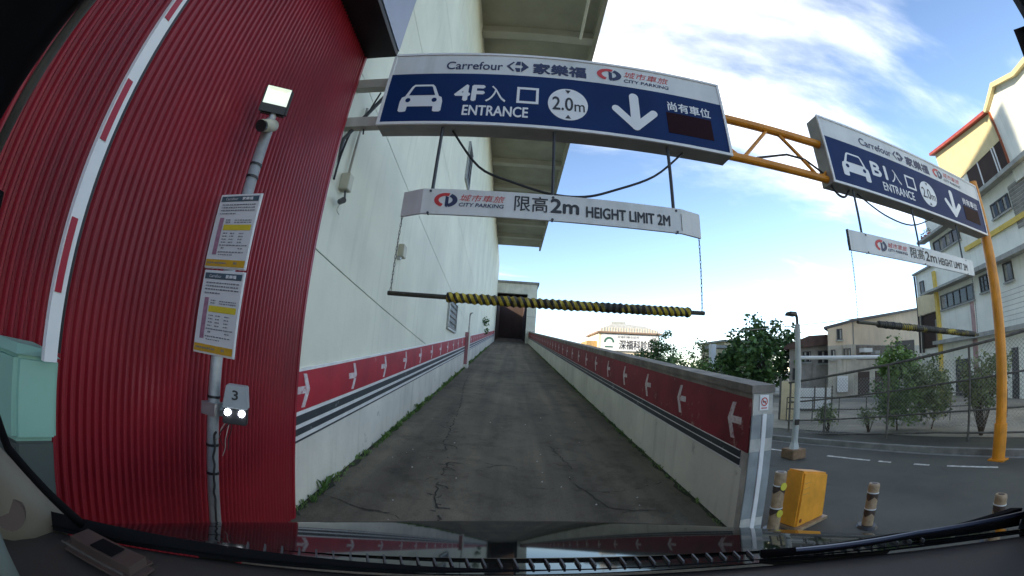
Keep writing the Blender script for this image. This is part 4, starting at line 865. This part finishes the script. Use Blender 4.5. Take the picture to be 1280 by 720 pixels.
ab(2.6, 2.9, .001, .05, .1, 2.35).build('pink_pipe_chase', mat('pink_stain_paint', (.50, .34, .33), .8, var=.2), apt); ab(2.62, 2.86, .001, .04, 2.56, 3.85).build('pink_pipe_chase', bpy.data.materials['pink_stain_paint'], apt)
sh = ab(6.4, 8.2, .001, .03, 5.6, 7.1).build('roller_shutter', m_ledge, apt)
for i in range(12): ab(6.4, 8.2, .03, .045, 5.62 + i * .122, 5.70 + i * .122).build('slat', m_conc, sh)
for i in range(7): ab(3.6 + .5, 6.2, .001, .006, 2.75 + i * .17, 2.765 + i * .17).build('siding_line', m_ledge, apt)
# top storey: loggia as a shade-dark sheet under a wall tinted sunlit yellow with a red-edged sloping roof
op = ab(4.3, 6.95, .001, .03, 7.6, 8.66).build('loggia', m_in, apt)  # flat sheet; shade inside the opening is painted dark
for x in (5.15, 6.2, 6.35): ab(x, x + .05, .03, .07, 7.6, 8.66).build('mullion', m_print, op)
ab(4.2, 7.1, .03, .22, 7.53, 7.62).build('sill', m_ledge, op)
m_sunny = mat('sunlit_yellow_render', (.74, .62, .34), .75, var=.06)  # yellow with the low sun's warmth put into the wall colour
MB(AT).prism([(2.5, 8.66), (7.0, 8.66), (7.0, 9.72), (2.5, 10.45)], 'y', min(OUT * -3, OUT * .05), max(OUT * -3, OUT * .05)).build('gable_wall', m_sunny, apt)
MB(AT).prism([(2.3, 10.50), (7.0, 9.74), (7.0, 9.86), (2.3, 10.62)], 'y', min(OUT * -3.2, OUT * .25), max(OUT * -3.2, OUT * .25)).build('roof', m_roofr, apt)
tw = MB(AT).prism([(7.0, 7.0), (13, 7.0), (13, 9.6), (9.0, 9.75), (7.9, 10.15), (7.0, 9.75)], 'y', min(OUT * -3, OUT * .12), max(OUT * -3, OUT * .12)).build('stair_tower', m_apt, apt)
MB(AT).prism([(6.94, 9.72), (7.86, 10.16), (9.0, 9.76), (13, 9.6), (13, 9.75), (9.0, 9.92), (7.84, 10.34), (6.86, 9.84)], 'y', min(OUT * -3.1, OUT * .3), max(OUT * -3.1, OUT * .3)).build('roof_edge', m_sunny, tw)
ab(6.96, 7.04, .12, .18, 7.6, 9.7).build('gutter_pipe', m_rust, tw)
for (x, z) in ((-.2, 7.31), (.15, 7.31), (.5, 7.31)):
    pp = MB(AT).tube([(x, OUT * .25, z), (x, OUT * .25, z + .16)], [.08, .11], 8).build('flower_pot', m_roofr, apt); leaves('foliage', m_leafd, pp, [AT @ Vector((x, OUT * .25, z + .28))], 40, .14, .08, int(z * 10 + x * 10))
aw = ab(-1.5, .2, -.1, .5, 4.35, 4.40)

# ------------------------------------------------------------------ beige shed-roofed house and neighbours
m_beige = mat('beige_render', (.72, .58, .42), .85, var=.08, scale=.8, streak=.2); m_grime = mat('grimy_concrete', (.50, .46, .38), .9, var=.2, scale=1.2, streak=.4); m_board = mat('weathered_boards', (.20, .17, .14), .9, var=.25, scale=3, streak=.3)
beige = thing('beige_house', 'beige house with sloping grey roof behind the fence and shrubs', 'building', (16.85, 14.15, 0))
k_ = 22 / 27; CB = (20.672 * k_, 17.369 * k_); zk = lambda z: 1.56 + (z - 1.56) * k_
BT1 = frame(*CB, 8); BT2 = frame(*CB, 134)
o1 = 1 if (BT1.to_3x3() @ Vector((0, 1, 0))).dot(Vector((-CB[0], -CB[1], 0))) > 0 else -1; o2 = 1 if (BT2.to_3x3() @ Vector((0, 1, 0))).dot(Vector((-CB[0], -CB[1], 0))) > 0 else -1
def f_b1(x0, x1, d0, d1, z0, z1): a, b = sorted((o1 * d0, o1 * d1)); return MB(BT1).box(x0, x1, a, b, z0, z1)
def f_b2(x0, x1, d0, d1, z0, z1): a, b = sorted((o2 * d0, o2 * d1)); return MB(BT2).box(x0, x1, a, b, z0, z1)
a8 = BT1.to_3x3() @ Vector((1, 0, 0)); p0 = Vector((*CB, 0)); e2 = BT2.to_3x3() @ Vector((1, 0, 0)); W2 = 1.35; back = a8.cross(Vector((0, 0, 1))) * -1
if back.dot(Vector((CB[0], CB[1], 0))) < 0: back = -back
def block(z0a, z1c, z1r, z1l, L=9.5):
    A = p0; B = p0 + a8 * L; bk2 = Vector((.80, .60, 0)); Cc = B + bk2 * 6; D = p0 + e2 * W2 + bk2 * 5; E = p0 + e2 * W2
    P = [A, B, Cc, D, E]; tops = [z1c, z1r, z1r, z1l, z1l]; n = 5
    return MB().add([(q.x, q.y, z0a) for q in P] + [(q.x, q.y, t) for q, t in zip(P, tops)], [tuple(range(n)), tuple(range(2 * n - 1, n - 1, -1))] + [(i, (i + 1) % n, (i + 1) % n + n, i + n) for i in range(n)])
block(0, zk(3.0), zk(3.0), zk(3.0)).build('lower_wall', m_grime, beige)
block(zk(3.0), zk(4.36), zk(5.86), zk(4.05)).build('upper_wall', m_beige, beige)
A = p0 - e2 * -.0; rf = MB(); RO = .16
bk2 = Vector((.80, .60, 0)); q = [p0 - back * .2, p0 + a8 * 9.7 - back * .2, p0 + a8 * 9.7 + bk2 * 6.2, p0 + e2 * (W2 + .2) + bk2 * 5.2, p0 + e2 * (W2 + .2) - back * .0]; tz = [zk(4.38), zk(5.9), zk(5.9), zk(4.05), zk(4.05)]
rf.add([(v.x, v.y, t) for v, t in zip(q, tz)] + [(v.x, v.y, t + .13) for v, t in zip(q, tz)], [(0, 1, 2, 3, 4), (9, 8, 7, 6, 5)] + [(i, (i + 1) % 5, (i + 1) % 5 + 5, i + 5) for i in range(5)])
rf.build('roof', mat('slate_grey_roof', (.13, .12, .12), .7, var=.15), beige)
window(beige, f_b2, .55, .85, zk(3.32), zk(4.0), 1); window(beige, f_b2, .12, .52, zk(2.2), zk(2.78), 2); window(beige, f_b2, .95, 1.2, zk(2.15), zk(2.75), 1)
for i in range(16): f_b1(.3 + i * .42, .3 + i * .42 + .36, .001, .03, zk(2.05), zk(2.95)).build('board', m_board, beige)
for i in range(3): f_b1(.5 + i * 1.9, 1.7 + i * 1.9, .001, .03, .15, 1.35).build('doorway', m_in, beige)  # flat sheets coloured dark for the shade inside
MB().tube([p0 + Vector((0, 0, zk(3.0))) - back * .06, p0 + Vector((0, 0, zk(4.36))) - back * .06], .03, 6).build('corner_pipe', m_conc, beige)
f_b1(.6, 1.5, .02, .35, zk(2.5), zk(2.75)).build('air_conditioner', m_paper, beige); f_b1(1.9, 2.5, .02, .3, zk(2.4), zk(2.6)).build('air_conditioner', m_ledge, beige)
mt = f_b2(.28, .86, .002, .16, zk(.15) , zk(1.12)).build('meter_cabinet', m_paper, beige, bevel=.01)
br = thing('brown_house', 'small brown-roofed house between the street lamp and beige house', 'building', (16.5, 17.4, 0))
HT = frame(17.3, 16.6, 135); oh = 1 if (HT.to_3x3() @ Vector((0, 1, 0))).dot(Vector((-16.5, -17.4, 0))) > 0 else -1
def hb(x0, x1, d0, d1, z0, z1): a, b = sorted((oh * d0, oh * d1)); return MB(HT).box(x0, x1, a, b, z0, z1)
m_house = mat('grey_pink_render', (.36, .33, .29), .85, var=.15, streak=.3)
hb(-.6, 2.2, -4, 0, 0, 2.95).build('wall', m_house, br)
MB(HT).prism([(-.8, 2.95), (2.5, 2.75), (2.5, 2.95), (1.0, 3.45), (-.8, 3.45)], 'y', min(oh * -4.2, oh * .3), max(oh * -4.2, oh * .3)).build('roof', mat('brown_roof', (.13, .075, .06), .8, var=.2), br)
window(br, hb, .9, 1.4, 2.0, 2.6, 2); window(br, hb, -.3, .5, 1.9, 2.6, 2); window(br, hb, 1.5, 2.0, 1.0, 1.7, 1)
# white notice wall panels and low wall in front of the houses
nb = thing('hoarding', 'pair of large white hoarding panels behind the fence near the lamp', 'hoarding', (10.7, 11.2, 0))
NT = frame(10.2, 11.6, -50); on = 1 if (NT.to_3x3() @ Vector((0, 1, 0))).dot(Vector((-10, -11, 0))) > 0 else -1
for x0, x1 in ((0, .86), (.92, 1.5)): MB(NT).box(x0, x1, -.02, .02, .16, .92).build('panel', m_paper, nb)
for x in (-.04, .87, 1.52): MB(NT).box(x, x + .05, -.03, .03, 0, .98).build('post', m_fence, nb)
MB(NT).box(-.04, 1.57, -.025, .025, .10, .15).build('rail', m_fence, nb)
yp = thing('yellow_door_panel', 'pale yellow door panel behind the fence end by the parapet', 'door', (8.2, 9.5, 0))
MB().prism([(8.15, 9.75), (8.50, 9.50), (8.54, 9.56), (8.19, 9.81)], 'z', .1, 1.25).build('leaf', m_aptc, yp); MB().prism([(8.10, 9.79), (8.15, 9.755), (8.19, 9.81), (8.14, 9.845)], 'z', .1, 1.35).build('frame', m_fence, yp)
MB().box(8.40, 8.43, 9.52, 9.55, .6, .7).build('handle', m_galv, yp)
pg = thing('pipe_gate', 'white horizontal pipe barrier on a post behind the fence', 'barrier', (10.2, 6.85, 0))
MB().tube([(8.45, 9.25, 1.93), (10.25, 6.86, 1.80)], .055, 10).build('pipe', m_print, pg); MB().tube([(10.25, 6.86, .1), (10.25, 6.86, 1.92)], .06, 10).build('post', m_print, pg); MB().tube([(8.45, 9.25, .1), (8.45, 9.25, 1.98)], .05, 10).build('post', m_print, pg)
bs = thing('black_panel_sign', 'dark square sign board seen from behind above the pipe barrier', 'sign', (10.6, 6.8, 0))
MB().tube([(10.62, 6.84, .1), (10.62, 6.84, 1.85)], .04, 8).build('post', m_fence, bs); MB().prism([(10.30, 6.98), (10.78, 6.62), (10.81, 6.66), (10.33, 7.02)], 'z', 1.82, 2.22).build('board', m_blackpl, bs)
hr = thing('handrail', 'low steel handrail behind the fence in front of the houses', 'railing', (9.0, 8.6, .1))
HA, HB = Vector((8.1, 9.4)), Vector((11.8, 4.2)); 
for i in range(9):
    p_ = HA.lerp(HB, i / 8); MB().tube([(p_.x, p_.y, .1), (p_.x, p_.y, .78)], .018, 6).build('post', m_fence, hr)
for z in (.78, .45): MB().tube([(HA.x, HA.y, z), (HB.x, HB.y, z)], .018, 6).build('rail', m_fence, hr)

# ------------------------------------------------------------------ distant clinic building above the parapet
cl = thing('clinic_building', 'distant cream building with large white clinic signboard on its face', 'building', (18, 60, 0))
m_cl = mat('clinic_cream', (.72, .62, .45), .8, var=.1, streak=.1); m_clroof = mat('clinic_roof_rib', (.52, .53, .52), .8, var=.15)
YD = 60
MB().box(13.9, 24.2, YD, YD + 9, 0, 7.6).build('wall', m_cl, cl); MB().box(13.6, 24.5, YD - .5, YD + 9.2, 7.45, 7.7).build('ledge', mat('clinic_brown_ledge', (.25, .17, .12), .8), cl)
pr_ = [(13.8, 7.7), (24.2, 7.7), (23.8, 8.1), (21.5, 8.75), (18.5, 9.0), (15.6, 8.8), (14.2, 8.2)]
rf = MB().prism(pr_, 'y', YD - .3, YD + 9).build('roof', m_clroof, cl)
for i in range(22): MB().box(14.1 + i * .45, 14.22 + i * .45, YD - .36, YD - .3, 7.7, 8.35).build('rib', m_cl, rf)
MB().box(16.2, 18.6, YD + 1, YD + 3, 8.9, 9.5).build('roof_room', m_ledge, cl)
MB().tube([(16.0, YD, 8.8), (16.0, YD, 10.1)], .05, 5).build('aerial', m_galv, cl); MB().tube([(24.3, YD, 7.7), (24.3, YD, 9.2)], .05, 5).build('aerial', m_galv, cl)
sg_ = MB().box(14.3, 24.0, YD - .25, YD - .05, 4.7, 7.3).build('signboard', m_paper, cl)
text('深福科診所', 'lettering', m_ink, sg_, 17.2, 23.2, 4.95, 6.45, YD - .27, .01); text('深福科聯合診所', 'lettering', m_grey, sg_, 16.9, 20.6, 6.7, 7.1, YD - .27)
g = ring(15.55, 6.0, .55, .85, YD - .27, 20, 0, 180); g.add([(14.9, YD - .27, 5.2), (16.2, YD - .27, 5.2), (16.2, YD - .27, 5.4), (14.9, YD - .27, 5.4)], [(0, 1, 2, 3)]); g.build('emblem', mat('clinic_green_print', (.04, .14, .10), .5), sg_, recalc=False)
for i in range(9):
    wd = MB().box(14.5 + i * 1.08, 15.3 + i * 1.08, YD - .06, YD - .002, 2.7, 4.3).build('window', m_glass, cl); MB().box(14.86 + i * 1.08, 14.94 + i * 1.08, YD - .09, YD - .06, 2.7, 4.3).build('mullion', m_print, wd)
MB().box(12.2, 13.88, YD + 1, YD + 6, 0, 6.2).build('side_wing', mat('clinic_ochre', (.45, .30, .12), .8, var=.2), cl)
gb = thing('flat_roofed_block', 'low cream block with white end post between the skyline trees', 'building', (17, 25, 0))
MB().box(16.6, 21.5, 27, 31, 0, 3.9).build('wall', m_aptc, gb); MB().box(16.4, 21.7, 26.8, 31.2, 3.9, 4.05).build('roof', m_ledge, gb); MB().box(14.35, 14.75, 25.2, 25.6, 0, 3.55).build('end_post', m_paper, gb)
MB().box(14.75, 16.6, 25.3, 27.0, 3.3, 3.5).build('canopy', m_ledge, gb)
for i in range(3): wd = MB().box(17 + i * 1.4, 17.9 + i * 1.4, 26.97, 27.0, 2.0, 3.2).build('window', m_glass, gb); MB().box(17.43 + i * 1.4, 17.47 + i * 1.4, 26.94, 26.97, 2.0, 3.2).build('mullion', m_print, wd)

# ------------------------------------------------------------------ the car that carries the camera
car = thing('car', 'dark glossy car hood, dashboard and pillars framing the view', 'car', (.2, 0, 0))
m_paint = mat('dark_car_paint', (.010, .012, .011), .045, var=.1, coat=0, spec=.45); m_trim_shade = mat('black_trim_cabin_shade', (.007, .007, .008), .8, var=.1, spec=.08); m_dash = mat('grey_brown_dash', (.040, .034, .029), .65, var=.1, bump=.1, bscale=300); m_pillar = mat('beige_pillar_trim', (.20, .18, .135), .7, var=.05); m_brownp = mat('brown_dash_panel', (.075, .050, .040), .55, var=.1)  # the black trim colour also stands for cabin shade on the roof pillars
CX = .2
def yc(x): return .80 - .34 * (x - CX) ** 2
def yf(x): return 1.36 - .42 * (x - CX) ** 2
hv = []; hf = []; NU, NVv = 44, 26
for i in range(NU + 1):
    x = -.95 + (1.36 + .95) * i / NU; e = abs((x - CX) / 1.155)
    for j in range(NVv + 1):
        v = j / NVv * 1.45; y = (yc(x) + .07) + (yf(x) - yc(x) - .07) * v
        z = 1.100 - .082 * v - .018 * v ** 2 - .42 * max(0, v - .97) ** 1.3 - .02 * e ** 2 - .16 * max(0, e - .86) ** 1.4
        hv.append((x, y, z))
for i in range(NU):
    for j in range(NVv): a = i * (NVv + 1) + j; hf.append((a, a + NVv + 1, a + NVv + 2, a + 1))
mb = MB(); mb.add(hv, hf); hood = mb.build('hood', m_paint, car, smooth=True)
# cowl with ribs
m_cowlrib = mat('grey_cowl_plastic', (.10, .10, .10), .7, var=.2)
cw = MB(); NN = 50
vs = []
for i in range(NN + 1):
    x = -.92 + 2.25 * i / NN
    vs += [(x, yc(x) - .03, 1.112), (x, yc(x) + .085, 1.090)]
cw.add(vs, [(2 * i, 2 * i + 2, 2 * i + 3, 2 * i + 1) for i in range(NN)]); cowl = cw.build('cowl', m_paint, car)
for i in range(46):
    x = -.50 + 1.55 * i / 45; y = yc(x); sk = .05 * (x - CX)
    MB().hexa([(x - .0022, y + .005, 1.098), (x + .0022, y + .005, 1.098), (x + .0022 + sk, y + .062, 1.088), (x - .0022 + sk, y + .062, 1.088), (x - .0022, y + .005, 1.113), (x + .0022, y + .005, 1.113), (x + .0022 + sk, y + .062, 1.102), (x - .0022 + sk, y + .062, 1.102)]).build('rib', m_cowlrib, cowl)
# dashboard: curved top whose front edge follows the glass
dv = []; NX = 40
for i in range(NX + 1):
    x = -.98 + 2.45 * i / NX
    for dy, z in ((-.012, 1.092), (-.03, 1.098), (-.10, 1.100), (-.25, 1.085), (-.42, 1.04), (-.50, .90)): dv.append((x, yc(x) + dy, z))
mb = MB(); mb.add(dv, [(i * 6 + j, i * 6 + j + 1, i * 6 + j + 7, i * 6 + j + 6) for i in range(NX) for j in range(5)]); dash = mb.build('dashboard', m_dash, car, smooth=True)
fv = []
for i in range(NX + 1):
    x = -.98 + 2.45 * i / NX; wv_ = .012 + .030 * max(0, -(x - .1))
    fv += [(x, yc(x) - .012 - wv_ * .3, 1.101), (x, yc(x) - .004, 1.098 + wv_ * .9)]
mb = MB(); mb.add(fv, [(2 * i, 2 * i + 2, 2 * i + 3, 2 * i + 1) for i in range(NX)]); mb.build('glass_edge_band', m_trim_shade, car, recalc=False)
VT = Matrix.Translation((-.685, .425, 1.128)) @ Matrix.Rotation(R(8), 4, 'Z')
vp = MB(VT).box(-.105, .095, -.04, .045, -.04, .0).build('vent_panel', m_brownp, car, bevel=.018)
MB(VT).box(-.03, .03, -.018, .018, .0005, .003).build('sensor_window', m_trim_shade, vp)
MB(VT).box(-.09, .08, -.0435, -.0405, -.006, -.003).build('chrome_edge', m_fence, vp)
# pillars
def beam(name, P, wdt, m, smooth=True):
    mb = MB(); mb.tube(P, wdt, 12); return mb.build(name, m, car, smooth=smooth)
beam('pillar_trim', [(-.945, .395, 1.06), (-.905, .31, 1.17), (-.84, .19, 1.305), (-.76, .07, 1.45)], [.085, .070, .062, .055], m_pillar)
beam('glass_seal', [(-.83, .475, 1.09), (-.765, .355, 1.22), (-.72, .262, 1.325), (-.64, .19, 1.46), (-.52, .135, 1.65)], [.011, .008, .007, .007, .007], m_trim_shade)
beam('door_seal', [(-.70, .25, 1.02), (-.70, .215, 1.17), (-.70, .185, 1.32)], [.020, .018, .016], mat('grey_green_seal', (.14, .17, .15), .6))
MB().tube([(-.845, .30, 1.165), (-.828, .292, 1.168)], [.032, .030], 20).build('tweeter', m_brownp, car)
beam('roof_pillar', [(-.66, .07, 1.60), (-.62, .066, 1.70), (-.565, .060, 1.81), (-.45, .040, 1.93), (-.32, .008, 2.03)], [.05, .056, .062, .07, .07], m_trim_shade)  # coloured black in place of the unlit cabin's shade
beam('roof_seal', [(-.60, .132, 1.67), (-.545, .125, 1.76), (-.46, .112, 1.865), (-.34, .09, 1.96)], [.006] * 4, m_fence)
beam('roof_pillar', [(1.42, .36, 1.08), (1.05, .20, 1.52), (.75, .030, 2.02)], [.06, .05, .055], m_trim_shade)
beam('roof_header', [(-.33, .005, 2.03), (-.05, -.03, 2.09), (.2, -.04, 2.11), (.5, -.04, 2.08), (.75, .0, 2.03)], [.068, .06, .06, .06, .056], m_trim_shade)
beam('pillar_trim', [(1.46, .30, 1.02), (1.40, .28, 1.16)], [.10, .06], mat('brown_pillar_trim', (.11, .065, .045), .7))
# wiper
wp_ = MB().tube([(.62, yc(.62) + .005, 1.118), (.97, yc(.97) + .015, 1.125), (1.34, yc(1.34) + .04, 1.135)], .011, 8).build('wiper_arm', m_trim_shade, car, smooth=True)
MB().tube([(.70, yc(.70) - .005, 1.125), (1.02, yc(1.02) + .0, 1.136), (1.34, yc(1.34) + .02, 1.148)], .006, 6).build('wiper_blade', mat('navy_rubber', (.02, .025, .05), .3), wp_)
MB().hexa([(1.02, yc(1.02) + .04, 1.10), (1.36, yc(1.36) + .06, 1.10), (1.34, yc(1.34) + .09, 1.10), (1.06, yc(1.06) + .07, 1.10), (1.10, yc(1.1) + .045, 1.118), (1.36, yc(1.36) + .06, 1.150), (1.34, yc(1.34) + .075, 1.150), (1.12, yc(1.12) + .06, 1.118)]).build('wiper_cover', m_trim_shade, wp_)
MB().add([(.10, yc(.1) - .10, 1.104), (.34, yc(.34) - .10, 1.104), (.34, yc(.34) - .065, 1.103), (.10, yc(.1) - .065, 1.103)], [(0, 1, 2, 3)]).build('pale_dash_strip', m_paper, car, recalc=False)  # pale flat strip on the dash top
